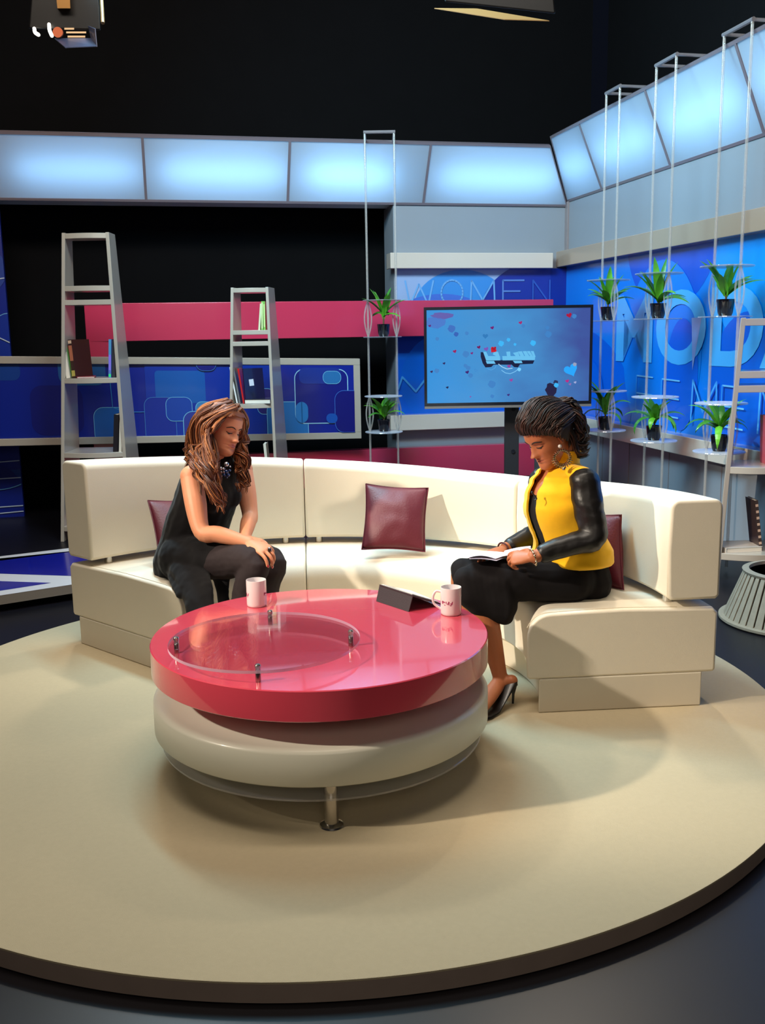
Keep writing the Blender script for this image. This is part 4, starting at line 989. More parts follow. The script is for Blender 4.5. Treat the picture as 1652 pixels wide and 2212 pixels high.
def locks(mb, guide, n, spread, r, amp=.01, freq=3.0, samples=26, taper=.6, endvar=.15, rflat=1.0):
    g = smooth_path(guide, 8); N_ = len(g)-1
    for _ in range(n):
        a = random.uniform(0, 2*pi); rr = math.sqrt(random.random()); ou, ov = rr*cos(a), rr*sin(a); ph = random.uniform(0, 2*pi); fq = freq*random.uniform(.8, 1.25); end = 1-random.uniform(0, endvar); pts = []; rad = []; th = random.random()*.6+.7
        for i in range(samples):
            u = i/(samples-1)*end; q = u*N_; k = min(int(q), N_-1); p = g[k].lerp(g[k+1], q-k); t = (g[k+1]-g[k]).normalized()
            A = t.cross(V((0, .35, 1))); A = A.normalized() if A.length > .05 else V((1, 0, 0)); B = t.cross(A)
            sp = lerp_list([0, .25, .5, .75, 1], spread, u); am = amp*min(1, u*2.2)
            pts.append(p+A*(ou*sp+am*sin(fq*2*pi*u+ph))+B*(ov*sp+am*cos(fq*2*pi*u+ph*.7))); rad.append(r*th*(1-taper*u**3)*(.55+.45*min(1, u*6))*(1 if i < samples-1 else .3))
        mb.tube(pts, rad, seg=5)
def curls(mb, guide, nc, ns, spread, r, amp, freq, samples=34, tight=.0075, endvar=.2, taper=.6, phase=None):
    g = smooth_path(guide, 8); N_ = len(g)-1
    for _ in range(nc):
        a = random.uniform(0, 2*pi); rr = math.sqrt(random.random()); ou, ov = rr*cos(a), rr*sin(a); ph = random.uniform(0, 2*pi); fq = freq*random.uniform(.85, 1.2); end0 = 1-random.uniform(0, endvar)
        strands = []
        for _s in range(ns):
            b = random.uniform(0, 2*pi); q = math.sqrt(random.random()); strands.append((q*cos(b), q*sin(b), random.uniform(-.25, .25), end0-random.uniform(0, .05), random.uniform(.7, 1.25)))
        for (su, sv, dp, end, th) in strands:
            pts = []; rad = []
            for i in range(samples):
                u = i/(samples-1)*end; q = u*N_; k = min(int(q), N_-1); p = g[k].lerp(g[k+1], q-k); t = (g[k+1]-g[k]).normalized()
                A = t.cross(V((.2, .6, .8))); A = A.normalized() if A.length > .05 else V((1, 0, 0)); B = t.cross(A)
                sp = lerp_list([0, .25, .5, .75, 1], spread, u); am = amp*max(0, min(1, (u-.18)*2.4)); ti = tight*(.7+.6*u)*(1-.7*max(0, u-.8)/.2)
                w = fq*2*pi*u**1.15+ph+dp*u
                pts.append(p+A*(ou*sp+am*sin(w)+su*ti)+B*(ov*sp+am*.8*cos(w)+sv*ti)); rad.append(r*th*(1-taper*u**3)*(.6+.4*min(1, u*6))*(1 if i < samples-1 else .3))
            mb.tube(pts, rad, seg=5)
# ==================================================================== person at left: long wavy hair
SK1 = skinmat('skin_light_tan', (222, 150, 114)); BLK = mat('black_crepe', (16, 15, 18), .85, var=.1, scale=20, spec=.2, sheen=.1); TRO = mat('charcoal_trousers', (50, 42, 44), .8, var=.08, scale=40, spec=.2)
pA = thing('person', 'person with long wavy auburn hair in black sleeveless top, hands resting on a knee', 'person', gr(400, 1225, .47))
hipR, hipL = at(392, 1210, 4.34), at(425, 1200, 4.60); pel = (hipR+hipL)/2+V((0, 0, .01))
shR, shL = at(414, 1027, 4.31), at(523, 1012, 4.57); nb = at(474, 1003, 4.42)
elR, elL = at(436, 1148, 4.17), at(540, 1112, 4.45); wrR, wrL = at(538, 1172, 4.115), at(528, 1163, 4.27)
knR, knL = at(549, 1213, 4.08), at(584, 1213, 4.27); anR, anL = at(512, 1432, 4.10), at(566, 1425, 4.22)
anR.z = P+.10; anL.z = P+.10
SA = (shL-shR).normalized(); HA = (hipL-hipR).normalized(); FA = V((.70, -.70, 0))
wa = at(420, 1135, 4.45); ch = at(452, 1062, 4.42); uc = at(464, 1028, 4.42)
hA = Head(at(480, 926, 4.385), (.80, -.56, -.20), radians(-13), .95)
nails = []; FJ.clear()
mb = MB()
limb(mb, [pel-V((0, 0, .02)), wa, ch, uc], [(.165, .115), (.128, .098), (.148, .105), (.135, .08)], side=SA)
limb(mb, [uc-V((0, 0, .03)), nb+V((0, 0, -.01)), hA.w((0, -.03, -.09)), hA.w((0, -.025, -.03))], [(.075, .06), (.055, .052), (.050, .052), (.052, .055)], side=SA)
limb(mb, [uc+(shR-uc)*.2, shR+V((0, 0, -.005))], [.065, .052], side=None); limb(mb, [uc+(shL-uc)*.2, shL+V((0, 0, -.005))], [.065, .050])
limb(mb, [shR+V((0, 0, -.012)), shR.lerp(elR, .45)+V((-.004, -.004, 0)), elR, elR.lerp(wrR, .35)+V((0, 0, .004)), wrR], [.051, .049, .038, .037, (.026, .021)])
limb(mb, [shL+V((0, 0, -.012)), shL.lerp(elL, .45), elL, elL.lerp(wrL, .35), wrL], [.049, .047, .037, .036, (.026, .021)])
hdR = at(566, 1173, 4.10)-wrR; hand(mb, wrR, V((hdR.x, hdR.y-.02, -.018)), V((.15, -.35, 1)), 1, [.55, .7, .8, .95], spread=.12, nails=nails, tcurl=.1, scale=1.08)
hand(mb, wrL, V((.75, -.35, -.12)), V((.1, -.1, 1)), -1, [.7, .7, .75, .8], nails=None, scale=.92)
for a, b, c in ((hipR, knR, anR), (hipL, knL, anL)):
    limb(mb, [a, a.lerp(b, .5), b, b.lerp(c, .3)+V((-.01, 0, 0)), c], [.070, .060, .040, .040, .030])
    limb(mb, [c, c+V((.06, -.07, -.05)), c+V((.10, -.12, -.07))], [.034, .032, .022])
FJR = FJ[2][1].lerp(FJ[2][2], .5)
body = remesh(mb, .0038, 3)
hb = MB(); hA.mesh(hb); b2 = bmesh.new(); b2.from_mesh(body)
tmp = bpy.data.meshes.new('t'); tmp.from_pydata([tuple(p) for p in hb.v], [], hb.f); b3 = bmesh.new(); b3.from_mesh(tmp); bmesh.ops.recalc_face_normals(b3, faces=b3.faces[:]); b3.to_mesh(tmp); b3.free(); b2.from_mesh(tmp); b2.to_mesh(body); b2.free()
bodyA = obj_from(body, 'body', SK1, pA)
for p, d, n_, r in nails:
    mb = MB(); R = Matrix((d.cross(n_).normalized(), d, n_)).transposed(); mb.sphere(p, r*.8, seg=10, rg=6, sc=(.85, 1.1, .4), R=R)
    mb.build('fingernail', mat('red_nail_varnish', (190, 40, 60), .2, coat=.8), pA)
hA.features(pA, mat('dark_brow', (58, 34, 28), .7), mat('lip_rose', (196, 92, 92), .35), mat('lash_black', (22, 14, 14), .6))
# sleeveless top, falling over the hips
mb = MB()
limb(mb, [pel-V((0, 0, .03)), wa+V((0, 0, -.03)), ch, uc+V((0, 0, .012))], [(.185, .150), (.160, .130), (.162, .128), (.142, .092)], side=SA)
mb.sphere(ch+FA*.055+SA*-.06+V((0, 0, -.02)), .072); mb.sphere(ch+FA*.06+SA*.06+V((0, 0, -.02)), .07)
limb(mb, [uc+(shR-uc)*.2+V((0, 0, .012)), shR+(uc-shR)*.22+V((0, 0, .012))], [.068, .055]); limb(mb, [uc+(shL-uc)*.2+V((0, 0, .012)), shL+(uc-shL)*.25+V((0, 0, .012))], [.066, .052])
limb(mb, [uc, nb+V((0, 0, .012))], [.08, .062])
for a, b in ((hipR, knR), (hipL, knL)):
    limb(mb, [a+V((0, 0, .012)), a.lerp(b, .35)+V((0, 0, .012)), a.lerp(b, .55)+V((0, 0, .004))], [.108, .094, .083])
# fabric hanging down in front of the seat edge
for q0, q1, q2 in (((392, 1215, 4.28), (412, 1258, 4.12), (425, 1325, 4.00)), ((410, 1225, 4.24), (432, 1262, 4.10), (446, 1335, 4.0)), ((380, 1185, 4.36), (384, 1228, 4.26), (404, 1278, 4.1))):
    limb(mb, [at(*q0), at(*q1), at(*q2)], [(.07, .05), (.055, .03), (.05, .022)], side=(.8, -.5, 0))
limb(mb, [at(478, 1240, 4.2), at(482, 1285, 4.16), at(486, 1340, 4.12)], [(.05, .03), (.03, .02), (.03, .015)], side=(.8, -.5, 0))
top = remesh(mb, .006, 5, .006, 16); obj_from(top, 'sleeveless_top', BLK, pA)
mb = MB()
for a, b, c in ((hipR, knR, anR), (hipL, knL, anL)):
    limb(mb, [a, a.lerp(b, .5), b, b.lerp(c, .3)+V((-.01, .0, 0)), c], [.092, .085, .068, .062, .044])
tr = remesh(mb, .006, 5, .004, 22); obj_from(tr, 'trousers', TRO, pA)
mb = MB()
for c in (anR, anL):
    limb(mb, [c+V((-.015, .02, -.05)), c+V((.06, -.07, -.066)), c+V((.115, -.135, -.074))], [(.034, .03), (.038, .026), (.026, .018)], side=(.7, .7, 0))
sh = remesh(mb, .004, 3); obj_from(sh, 'shoes', mat('black_shoe', (20, 18, 20), .3), pA)
# ring
mb = MB(); rc = FJR+V((-.002, -.009, .007)); mb.sphere(rc, .0085, sc=(1, .6, 1)); rg = mb.build('ring', mat('black_stone', (14, 10, 14), .1, coat=1), pA)
mb = MB(); mb.tube([rc+V((.010*cos(t), .002, .010*sin(t))) for t in [2*pi*i/16 for i in range(17)]], .002, seg=6); mb.build('setting', CHROME, rg)
# necklace
NEC = mat('silver_bead', (200, 200, 210), .15, metal=.9); NEB = mat('blue_stone', (30, 56, 110), .15, coat=1, metal=.3)
mb = MB(); md = MB()
for px, py, r, k in ((489, 1003, .0115, 0), (483, 1013, .007, 0), (477, 1012, .008, 0), (489, 1019, .010, 1), (485, 1026, .008, 1), (493, 1026, .008, 1), (478, 1020, .005, 0), (478, 1028, .005, 0), (496, 1016, .006, 1), (490, 1031, .005, 1), (473, 1022, .004, 0), (484, 1020, .006, 0), (497, 1008, .004, 0)):
    d_ = (md if k else mb); d_.sphere(at(px, py, 4.245), r, seg=14, rg=9)
nk = mb.build('necklace', NEC, pA); md.build('stones', NEB, nk)
# hair
H1 = hairmat('auburn_hair', (50, 22, 14), (108, 56, 32), (194, 124, 72), .45)
random.seed(11); mb = MB()
def cap(mb, h, front=.075, off=.016, seed=0, amp=.008, vol=None):
    rs = []
    seg = 72; zs = [-.115+.234*i/54 for i in range(55)]
    g = {}
    for i, z in enumerate(zs):
        for k in range(seg):
            a = 2*pi*k/seg; x, y = head_point(0, a, z)
            lim = .078-(.088-y)*1.05
            keep = z > lim if y > -.02 else True
            d = V((x, y-.0, z-.01)); d = d/max(d.length, 1e-4)
            o = off*(1+.5*(z > .05)) + amp*noise.noise(V((x*22+seed, y*22, z*16)))
            if vol: o += vol(x, y, z)
            g[i, k] = (keep, h.w(V((x, y, z))+d*o))
    b = len(mb.v); mb.v += [g[i, k][1] for i in range(55) for k in range(seg)]
    for i in range(54):
        for k in range(seg):
            k2 = (k+1) % seg
            if g[i, k][0] and g[i, k2][0] and g[i+1, k][0] and g[i+1, k2][0]:
                mb.f.append([b+i*seg+k, b+i*seg+k2, b+(i+1)*seg+k2, b+(i+1)*seg+k]); mb.m.append(0)
cap(mb, hA, off=.009)
def HW_(h, p): return h.w(p)
def scalp(h, x, y, z, o=.02):     # point just above the skull in a head-local direction
    d = V((x, y, z)).normalized(); f = V((.075, .095, .118))
    t = 1/math.sqrt((d.x/f.x)**2+((d.y+.0)/f.y)**2+(d.z/f.z)**2); return h.w(d*(t+o))
S_ = scalp
g_near = [  # camera side, from the parting down over the shoulder to the chest
    ([S_(hA, .1, .55, 1), S_(hA, .75, .45, .62, .024), S_(hA, 1, .28, .1, .030), S_(hA, 1, .2, -.45, .036), at(463, 1015, 4.22), at(468, 1060, 4.18), at(478, 1108, 4.17)], 46),
    ([S_(hA, .1, .4, 1), S_(hA, .85, .2, .6, .026), S_(hA, 1, 0, .05, .036), at(450, 968, 4.28), at(449, 1015, 4.20), at(458, 1058, 4.17), at(487, 1098, 4.16)], 48),
    ([S_(hA, .1, .2, 1), S_(hA, .85, -.2, .6, .028), S_(hA, 1, -.3, .0, .036), at(438, 965, 4.32), at(436, 1005, 4.24), at(448, 1045, 4.19), at(466, 1085, 4.17)], 44),
    ([S_(hA, .05, 0, 1), S_(hA, .7, -.6, .6, .030), S_(hA, .8, -.8, .0, .036), at(424, 960, 4.38), at(420, 990, 4.32), at(432, 1028, 4.22), at(452, 1066, 4.18)], 42),
    ([S_(hA, 0, -.1, 1), S_(hA, .3, -.8, .6, .030), S_(hA, .4, -1, .0, .036), at(414, 965, 4.46), at(408, 990, 4.42), at(406, 1006, 4.37)], 40),
    ([S_(hA, 0, -.1, 1), S_(hA, -.3, -.8, .6, .028), S_(hA, -.3, -1, .0, .034), at(424, 968, 4.54), at(416, 995, 4.52), at(415, 1040, 4.52)], 30),
    ([S_(hA, 0, .1, 1), S_(hA, .9, .12, .45, .024), S_(hA, 1, .16, -.2, .03), at(459, 990, 4.25), at(456, 1030, 4.18), at(470, 1072, 4.165), at(484, 1090, 4.16), at(480, 1112, 4.16)], 36),
    # far side
    ([S_(hA, -.1, .55, 1), S_(hA, -.75, .5, .62, .024), S_(hA, -1, .35, .1, .028), S_(hA, -1, .3, -.5, .03), at(520, 1000, 4.42), at(524, 1040, 4.36), at(516, 1062, 4.33)], 40),
    ([S_(hA, -.1, .3, 1), S_(hA, -.9, .1, .5, .024), S_(hA, -1, 0, 0, .03), at(508, 975, 4.52), at(512, 1010, 4.46), at(522, 1035, 4.42)], 34),
    ([S_(hA, -.1, .5, .9, .01), S_(hA, -.7, .5, .55, .018), S_(hA, -.95, .35, .1, .02), at(521, 960, 4.44), at(519, 985, 4.38), at(527, 1012, 4.36), at(513, 1034, 4.33)], 30),
]
for g, n_ in g_near:
    curls(mb, g, max(8, n_//4), 14, [.008, .022, .027, .029, .024], .0024, .013, 3.0)
# fine top layer fanning out from the parting, down both sides of the skull
for i in range(26):
    f_ = .62-.052*i*.9
    for sg in (1, -1):
        g = [S_(hA, .04*sg, f_*1.0, 1.0 if f_ > -.2 else .8, .007), S_(hA, .55*sg, f_*.95+.04, .85, .017), S_(hA, .95*sg, f_*.75+.08-.1*(sg < 0), .38, .024), S_(hA, 1*sg, f_*.55+.06, -.12, .034)]
        curls(mb, g, 2, 8, [.004, .008, .011, .014, .016], .0028, .002, 1.2, samples=16, tight=.006, taper=.1, endvar=.05)
mb.build('hair', H1, pA, ang=180, fixn=False)
# ==================================================================== person at right: yellow jacket
SK2 = skinmat('skin_brown', (178, 106, 68)); YEL = mat('yellow_wool', (250, 190, 22), .8, var=.05, scale=60, bump=.12, bscale=500, sheen=.2, spec=.2)
LEB = mat('black_sleeve_leather', (20, 18, 18), .4, bump=.08, bscale=60)
pB = thing('person', 'person in a yellow jacket with black leather sleeves, reading papers on the lap', 'person', gr(1240, 1298, .47))
hipL, hipR = at(1232, 1250, 3.86), at(1236, 1240, 4.10); pel = (hipL+hipR)/2+V((.015, 0, 0))
shL, shR = at(1262, 1040, 3.80), at(1172, 1040, 4.07); nb = at(1206, 1016, 3.95)
elL, elR = at(1280, 1160, 3.74), at(1168, 1150, 4.15); wrL, wrR = at(1152, 1203, 3.70), at(1090, 1186, 4.0)
knL, knR = at(1018, 1252, 3.82), at(1006, 1240, 4.02); anL, anR = at(1080, 1462, 3.77), at(1008, 1452, 3.95)
SB = (shL-shR).normalized(); FB = V((-.89, -.42, 0)).normalized()
wa = at(1228, 1185, 3.97); ch = at(1205, 1090, 3.945); uc = at(1212, 1046, 3.95)
hB = Head(at(1184, 941, 3.90), (-.80, -.42, -.50), radians(4), 1.0)
mb = MB()
limb(mb, [pel-V((0, 0, .02)), wa, ch, uc], [(.165, .12), (.128, .098), (.148, .105), (.135, .08)], side=SB)
limb(mb, [uc-V((0, 0, .03)), nb, hB.w((0, -.03, -.09)), hB.w((0, -.03, -.03))], [(.075, .06), (.055, .052), (.047, .050), (.05, .055)], side=SB)
limb(mb, [uc+(shR-uc)*.2, shR], [.065, .05]); limb(mb, [uc+(shL-uc)*.2, shL], [.065, .05])
limb(mb, [shL, shL.lerp(elL, .5), elL, elL.lerp(wrL, .35), wrL], [.048, .042, .036, .034, (.026, .021)])
limb(mb, [shR, shR.lerp(elR, .5), elR, elR.lerp(wrR, .35), wrR], [.048, .042, .036, .034, (.026, .021)])
hand(mb, wrL, at(1104, 1205, 3.74)-wrL, V((-.05, -.62, .78)), 1, [.55, 1.0, 1.15, 1.25], spread=.04, tcurl=.4, scale=.95)
hand(mb, wrR, at(1050, 1203, 3.90)-wrR, V((-.2, -.3, .9)), 1, [.35, .4, .45, .5], spread=.1, tcurl=.2)
for a, b, c in ((hipL, knL, anL), (hipR, knR, anR)):
    limb(mb, [a, a.lerp(b, .5), b, b.lerp(c, .33)+V((.012, 0, .0)), c], [.078, .070, .054, .054, .030])
toeL = gr(1028, 1552, P+.012); heelL = V((.512, 3.752, P+.085))
toes = []
for c, he, to in ((anL, heelL, toeL), (anR, heelL+V((-.16, .17, 0)), toeL+V((-.17, .17, 0)))):
    limb(mb, [c, c+V((.0, 0, -.025)), he+V((-.004, 0, .012))], [.030, .029, .026]); limb(mb, [c+V((0, 0, -.02)), c.lerp(to, .5)+V((0, 0, .0)), to+V((0, 0, .018))], [(.030, .03), (.036, .024), (.032, .012)], side=(to-he).cross(V((0, 0, 1))))
body = remesh(mb, .0038, 3)
hb = MB(); hB.mesh(hb); b2 = bmesh.new(); b2.from_mesh(body)
tmp = bpy.data.meshes.new('t'); tmp.from_pydata([tuple(p) for p in hb.v], [], hb.f); b3 = bmesh.new(); b3.from_mesh(tmp); bmesh.ops.recalc_face_normals(b3, faces=b3.faces[:]); b3.to_mesh(tmp); b3.free(); b2.from_mesh(tmp); b2.to_mesh(body); b2.free()
obj_from(body, 'body', SK2, pB)
hB.features(pB, mat('black_brow', (34, 20, 18), .7), mat('lip_brown', (150, 66, 56), .35), mat('lash_black', (22, 14, 14), .6))
# stilettos
SHO = mat('black_patent', (12, 10, 12), .35, coat=.2)
for c, he, to in ((anL, heelL, toeL), (anR, heelL+V((-.16, .17, 0)), toeL+V((-.17, .17, 0)))):
    f = (to-he); f.z = 0; f.normalize(); sd = f.cross(V((0, 0, 1)))
    m2 = MB(); rs = []
    path = [(0, he.z, .026, .030), (.03, he.z-.006, .029, .012), (.08, he.z-.045, .027, .005), (.13, P+.012, .034, .006), (.19, P+.008, .038, .012), (.235, P+.008, .026, .02), (.262, P+.008, .008, .01)]
    for l, z, w_, hh in path:
        q = V((he.x, he.y, 0))+f*l; rs.append([q+sd*(w_*cos(t))+V((0, 0, z+(hh if sin(t) > 0 else .004)*sin(t))) for t in [2*pi*i/20 for i in range(20)]])
    m2.rings(rs); s_ = m2.build('shoe', SHO, pB, ang=60)
    m2 = MB(); hs = V((he.x, he.y, 0))-f*.012; m2.tube([hs+V((0, 0, he.z)), hs+f*.006+V((0, 0, P+.04)), hs+f*.008+V((0, 0, P+.001))], [.014, .006, .0045], seg=14); m2.build('heel', SHO, s_)
# black top
mb = MB(); limb(mb, [pel, wa, ch+V((0, 0, -.03)), ch+V((0, 0, .01))], [(.168, .125), (.134, .106), (.150, .110), (.150, .106)], side=SB)
mb.sphere(ch+FB*.052+SB*-.055+V((0, 0, -.02)), .068); mb.sphere(ch+FB*.052+SB*.055+V((0, 0, -.02)), .068)
t_ = remesh(mb, .006, 4); obj_from(t_, 'black_top', BLK, pB)
# skirt
mb = MB()
limb(mb, [pel+V((.005, 0, -.012)), pel+V((0, 0, .08))], [(.172, .128), (.150, .115)], side=SB)
for a, b in ((hipL, knL), (hipR, knR)):
    limb(mb, [a+V((0.01, 0, -.004)), a.lerp(b, .5)+V((0, 0, -.004)), b+V((.012, 0, 0)), b+V((.03, 0, -.03))], [.094, .088, .070, .066])
kk = (knL+knR)/2; hh_ = (hipL+hipR)/2
limb(mb, [hh_, hh_.lerp(kk, .5), kk+V((.02, 0, 0))], [(.14, .075), (.13, .07), (.12, .058)], side=(0, 1, 0))
# hem falling below the knees
def quadsheet(mb, A_, B_, C_, D_, th=.012, n=8):   # thick sheet with folds, A-B top, D-C bottom
    rs = []
    for j in range(n+1):
        v = j/n; row = []
        for i in range(25):
            u = i/24; p = (A_.lerp(B_, u)).lerp(D_.lerp(C_, u), v); nrm = (B_-A_).cross(D_-A_).normalized(); p += nrm*.009*sin(u*13)*v; row.append(p)
        rs.append([p+nrm*th/2 for p in row]+[p-nrm*th/2 for p in reversed(row)])
    mb.rings(rs)
front = [at(984, 1238, 3.86), at(1000, 1238, 3.74), at(1062, 1250, 3.72), at(1150, 1262, 3.76)]
for i in range(7):
    u = i/6; q0 = at(1006+78*u, 1252+6*u, 3.80); q1 = at(1012+80*u, 1282+24*u, 3.79); q2 = at(1030+60*u, 1306+22*u, 3.785)
    limb(mb, [q0, q1, q2], [(.05, .060), (.05, .062), (.040, .058)], side=(1, 0, .4))
    limb(mb, [q0+V((0, .17, 0)), q1+V((0, .15, .02)), q2+V((0, .14, .03))], [(.05, .060), (.05, .06), (.040, .05)], side=(1, 0, .4))
sk = remesh(mb, .006, 5, .006, 11); obj_from(sk, 'skirt', mat('black_wool_skirt', (20, 17, 19), .85, var=.1, scale=30, spec=.2), pB)
# jacket body: open shell round the torso
def ring_shell(levels, a0, a1, seg=56, th=.010):
    mb = MB(); outer = []; inner = []
    sp = []
    n = 6
    for i in range(len(levels)-1):
        for k in range(n): sp.append((i+k/n))
    sp.append(len(levels)-1)
    cs = [V(l[0]) for l in levels]; cpath = smooth_path(cs, n)
    for q, c in zip(sp, cpath):
        i = min(int(q), len(levels)-2); f = q-i; f = f*f*(3-2*f)
        a, b, g0, g1 = [levels[i][1+j]*(1-f)+levels[i+1][1+j]*f for j in range(4)]
        ro_, ri_ = [], []
        for k in range(seg+1):
            t = radians(g0+(g1-g0)*k/seg)   # 0 = front (FB), 90 = her left (SB)
            d = FB*(b*cos(t))+SB*(a*sin(t)); wr = 1+.035*noise.noise(V((t*1.6, c.z*16, 3)))+.02*noise.noise(V((t*4, c.z*40, 9)))
            ro_.append(c+d*wr); ri_.append(c+d*wr*(1-th/max(a, b)))
        outer.append(ro_); inner.append(ri_)
    rs = [o+list(reversed(i_)) for o, i_ in zip(outer, inner)]
    mb.rings(rs); return mb
pj = pel+V((.03, 0, 0))
hem = at(1240, 1236, 3.95); 
lev = [(at(1238, 1222, 3.95), .178, .148, 16, 342), (at(1236, 1214, 3.95), .190, .160, 15, 343), (at(1235, 1192, 3.955), .186, .158, 13, 345), (at(1230, 1160, 3.955), .164, .145, 11, 346), (at(1216, 1105, 3.945), .172, .156, 10, 345), (at(1212, 1065, 3.945), .172, .142, 10, 345),
       (at(1210, 1035, 3.95), .158, .112, 14, 342), (at(1212, 1016, 3.955), .118, .090, 16, 344), (at(1211, 1003, 3.955), .082, .076, 18, 342), (at(1212, 988, 3.955), .078, .078, 26, 334), (at(1213, 976, 3.957), .080, .082, 50, 310)]
mb = ring_shell(lev, 0, 0)
jk = mb.build('jacket', YEL, pB, ang=70)
# shoulder caps
mb = MB(); limb(mb, [uc+(shL-uc)*.30+V((0, 0, .022)), shL+(uc-shL)*.10+V((0, 0, .010))], [(.060), (.052)]); limb(mb, [uc+(shR-uc)*.30+V((0, 0, .022)), shR+(uc-shR)*.10+V((0, 0, .010))], [(.060), (.052)])
o = remesh(mb, .005, 4); obj_from(o, 'shoulder_yoke', YEL, jk)
# lapel points
for tipx, tipy, base, Yd in (((1158, 1025), None, [(1150, 1003), (1152, 1040), (1184, 1012)], 3.86), ((1190, 1030), None, [(1186, 1008), (1186, 1042), (1204, 1020)], 3.80)):
    pass
# sleeves
for a, b, c, nm_ in ((shL, elL, wrL, 'near'), (shR, elR, wrR, 'far')):
    mb = MB(); cuff = c+(b-c).normalized()*.045
    limb(mb, [a+V((0, 0, -.004)), a.lerp(b, .45), b, b.lerp(cuff, .4), cuff], [.062, .060, .052, .046, (.038, .034)], seg=24, rr=3)
    me = remesh(mb, .0045, 3)
    VN = [v.normal.copy() for v in me.vertices]
    for v, vn in zip(me.vertices, VN):
        p = v.co; w_ = noise.noise(V((p.x*12, p.y*12, p.z*22)))*.0045+noise.noise(V((p.x*34, p.y*34, p.z*48)))*.0012
        w_ += .0035*sin((p-b).length*150)*math.exp(-((p-b).length/.06)**2); v.co += vn*w_
    obj_from(me, 'sleeve', LEB, pB)
# hair
H2 = hairmat('dark_brown_hair', (14, 8, 10), (32, 17, 15), (76, 42, 30), .55)
random.seed(5); mb = MB()
cap(mb, hB, off=.008, amp=.003, vol=lambda x, y, z: .008*max(0, z/.1)*max(0, (y+.06)/.12)+.010*max(0, min(1, -(y+.0)/.04)))
for ang_ in range(-84, 85, 7):       # swept back from the hairline over the crown
    s_ = sin(radians(ang_)); c_ = cos(radians(ang_))
    g = [S_(hB, s_*1.0, .95*max(c_, .10), .60*c_+.02+.10*abs(s_)*c_, .012), S_(hB, s_*.97, .85*c_, .80*c_+.12, .025), S_(hB, s_*.95, .5*c_, .9*c_+.2, .030), S_(hB, s_*.8, -.1, .95*c_+.25, .033), S_(hB, s_*.55, -.75, .7*c_+.2, .032), S_(hB, s_*.25, -1, .25, .042)]
    locks(mb, g, 40, [.007, .012, .015, .016, .015], .0021, amp=.004, freq=1.2, samples=20, taper=.2, endvar=.05)
for q in range(9):                    # gathered mass at the back, flicking outward
    e_ = random.uniform(-.05, .05); y_ = 3.93+e_
    g = [S_(hB, e_*6, -.9, .45, .03), at(1246+random.uniform(-6, 8), 905+random.uniform(-10, 10), y_), at(1256+random.uniform(-10, 3), 935, y_), at(1245+random.uniform(-8, 4), 958, y_), at(1262+random.uniform(-6, 6), 970+random.uniform(-8, 6), y_)]
    locks(mb, g, 34, [.012, .022, .020, .014, .008], .0030, amp=.007, freq=1.6, samples=24, taper=.7, endvar=.2)
for q in range(7):
    y_ = 3.9+random.uniform(-.04, .05); yy_ = 945+q*6
    g = [at(1222, 925, y_), at(1235, 940, y_), at(1246, yy_, y_), at(1262, yy_+4, y_), at(1276+random.uniform(-6, 2), yy_-3+random.uniform(-4, 4), y_)]
    locks(mb, g, 12, [.014, .014, .010, .006, .003], .0022, amp=.003, freq=1.0, samples=20, taper=.85, endvar=.15)
g = [S_(hB, .4, -.4, 1, .03), at(1212, 869, 3.92), at(1232, 872, 3.92), at(1246, 885, 3.92), at(1240, 905, 3.92)]
locks(mb, g, 60, [.014, .018, .02, .018, .014], .0030, amp=.008, freq=2.4, samples=22)
mb.build('hair', H2, pB, ang=180, fixn=False)
# earring: stud and beaded hoop
er = at(1209, 964, 3.815); GLD = mat('pale_gold', (216, 200, 170), .2, metal=1.0)
mb = MB(); mb.sphere(er, .0075); ear = mb.build('earring', mat('pearl', (225, 215, 210), .2, coat=.8), pB)
mb = MB(); hc = at(1214, 990, 3.805); r_ = .031
for k in range(26):
    t = 2*pi*k/26; q = hc+V((cos(t)*r_, 0, sin(t)*r_)); d_ = V((cos(t), .0, sin(t))); w_ = .0055+.0035*(sin(t) < -.2)
    mb.tube([q-d_*w_, q+d_*w_], .0022, seg=8, round_=2)
mb.tube([hc+V((cos(t)*r_, 0, sin(t)*r_)) for t in [2*pi*k/40 for k in range(41)]], .0022, seg=8)
mb.sphere(hc+V((.006, -.002, -r_-.010)), .0075); mb.build('hoop', GLD, ear)
# bracelets
def bangle(c, ax_, r, rr, m, nm_, beads=False):
    ax_ = V(ax_).normalized(); a = ax_.cross(V((0, 0, 1))).normalized(); b = ax_.cross(a); mb = MB()
    if beads:
        for k in range(16):
            t = 2*pi*k/16; mb.sphere(c+a*(r*cos(t))+b*(r*sin(t)), rr*(1 if k % 2 else .6), seg=10, rg=7)
    mb.tube([c+a*(r*cos(t))+b*(r*sin(t)) for t in [2*pi*k/32 for k in range(33)]], rr*.5 if beads else rr, seg=8); mb.build(nm_, m, pB)
bangle(wrL+(wrL-elL).normalized()*.002, wrL-elL, .031, .0055, GLD, 'bracelet', True)
bangle(wrR+(wrR-elR).normalized()*.008, wrR-elR, .030, .004, mat('dark_bangle', (74, 34, 40), .3), 'bracelet')
# clip microphone
mb = MB(); q = at(1156, 1071, 3.80); mb.tube(smooth_path([q+V((-.012, 0, .012)), q+V((-.002, -.004, .0)), q+V((.006, 0, -.012)), q+V((-.004, 0, -.018))], 4), .0025, seg=8); mb.sphere(q+V((-.013, 0, .014)), .005); mb.build('clip_microphone', BLKM if False else mat('black_plastic', (18, 18, 20), .4), pB)
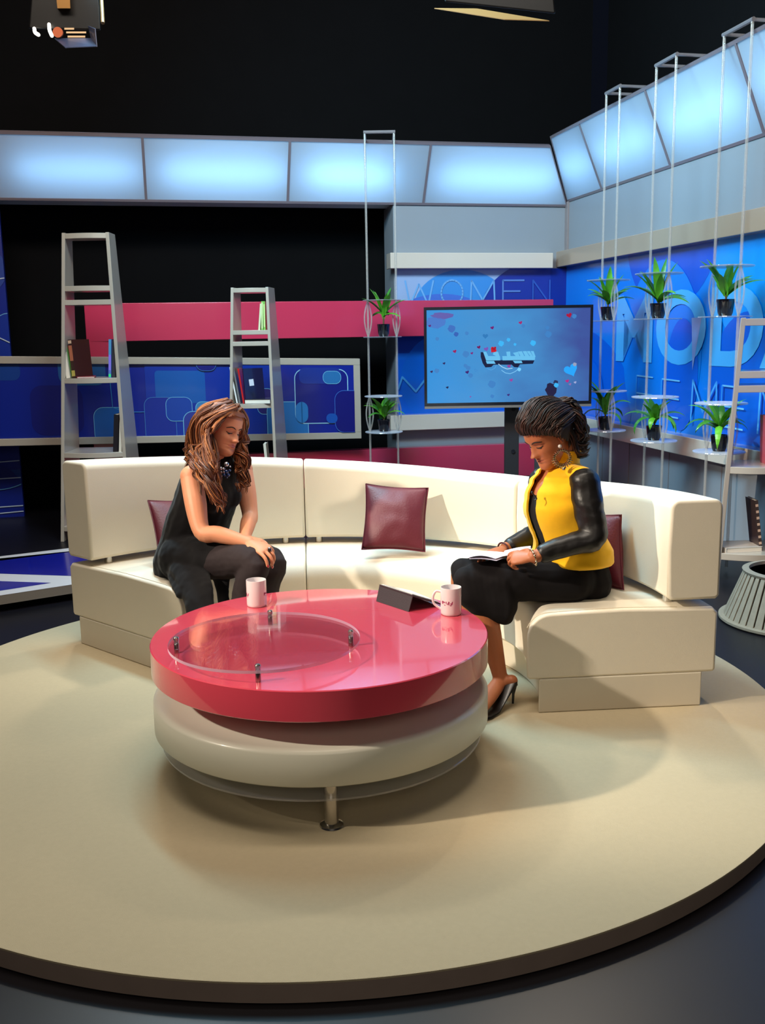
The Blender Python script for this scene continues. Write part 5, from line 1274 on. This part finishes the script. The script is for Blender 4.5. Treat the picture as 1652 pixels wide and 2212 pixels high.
# papers held on the lap
pp = thing('papers', 'white papers held over the lap of the person in the yellow jacket', 'papers', at(1045, 1205, 3.86)-V((0, 0, .01)))
PAP = mat('white_paper', (226, 218, 232), .7, var=.02)
def sheet(nm_, c4, bend, lift):
    a, b, c, d = [V(x) for x in c4]; mb = MB(); n = 10; T_ = []; Bt = []
    for j in range(n+1):
        for i in range(n+1):
            u, v = i/n, j/n; p = a.lerp(b, u).lerp(d.lerp(c, u), v)+V((0, 0, bend*sin(pi*u)+lift)); T_.append(p+V((0, 0, .0015))); Bt.append(p)
    f = [[j*(n+1)+i, j*(n+1)+i+1, (j+1)*(n+1)+i+1, (j+1)*(n+1)+i] for j in range(n) for i in range(n)]
    mb.add(T_, f); mb.add(Bt, [q[::-1] for q in f]); mb.build(nm_, PAP, pp, fixn=False)
sheet('sheet', (at(1014, 1208, 3.77), at(1072, 1212, 3.74), at(1104, 1200, 3.93), at(1012, 1199, 3.98)), .004, 0)
sheet('sheet', (at(1012, 1206, 3.78), at(1070, 1209, 3.75), at(1102, 1197, 3.92), at(1012, 1197, 3.98)), .010, .002)
sheet('sheet', (at(1082, 1203, 3.8), at(1146, 1196, 3.8), at(1146, 1180, 3.92), at(1090, 1190, 3.95)), .003, 0)
# ------------------------------------------------------------------ lamps lighting the scene
def spot(name, loc, tgt, power, color, size=40, blend=.4, rad=.12):
    l = bpy.data.lights.new(name, 'SPOT'); l.energy = power; l.color = color; l.spot_size = radians(size); l.spot_blend = blend; l.shadow_soft_size = rad
    o = bpy.data.objects.new(name, l); COL.objects.link(o); o.location = loc
    o.rotation_euler = (V(tgt)-V(loc)).to_track_quat('-Z', 'Y').to_euler(); return o
WARM = (1.0, .86, .69); WARM2 = (1.0, .88, .74)
spot('key_light_right', (4.4, 1.5, 3.6), (-1.15, 4.6, .8), 1750, WARM, 33, .5, .10)
spot('key_light_left', (-4.5, 1.6, 3.7), (1.2, 4.0, .8), 1600, WARM, 33, .5, .10)
spot('back_light_right', (1.4, 7.4, 5.4), (-.3, 2.8, .3), 360, WARM, 52, .7, .18)
spot('back_light_left', (-2.0, 7.2, 5.4), (-.2, 2.6, .3), 300, WARM2, 52, .7, .18)
area('overhead_softlight', (-.2, 2.2, 5.4), (0, 0, -1), 2.2, 1.6, 48, WARM)
area('front_fill', (0.3, -2.2, 3.2), (0, 1, -.38), 3.0, 1.6, 30, WARM2)
area('set_wash', (-.8, 3.4, 5.4), (0, 1, -.62), 5.0, .8, 260, (1.0, .87, .72))
area('blue_wash_right', (-.9, 5.4, 4.2), (.95, .3, -.62), 2.4, .6, 300, (.40, .78, 1.0))
w = bpy.data.worlds.new('studio'); SC.world = w; w.use_nodes = True
w.node_tree.nodes['Background'].inputs[0].default_value = (.012, .016, .03, 1); w.node_tree.nodes['Background'].inputs[1].default_value = .25
vs = SC.view_settings; vs.view_transform = 'Standard'; vs.look = 'None'; vs.exposure = 0.10; vs.gamma = 1.0; vs.use_curve_mapping = False
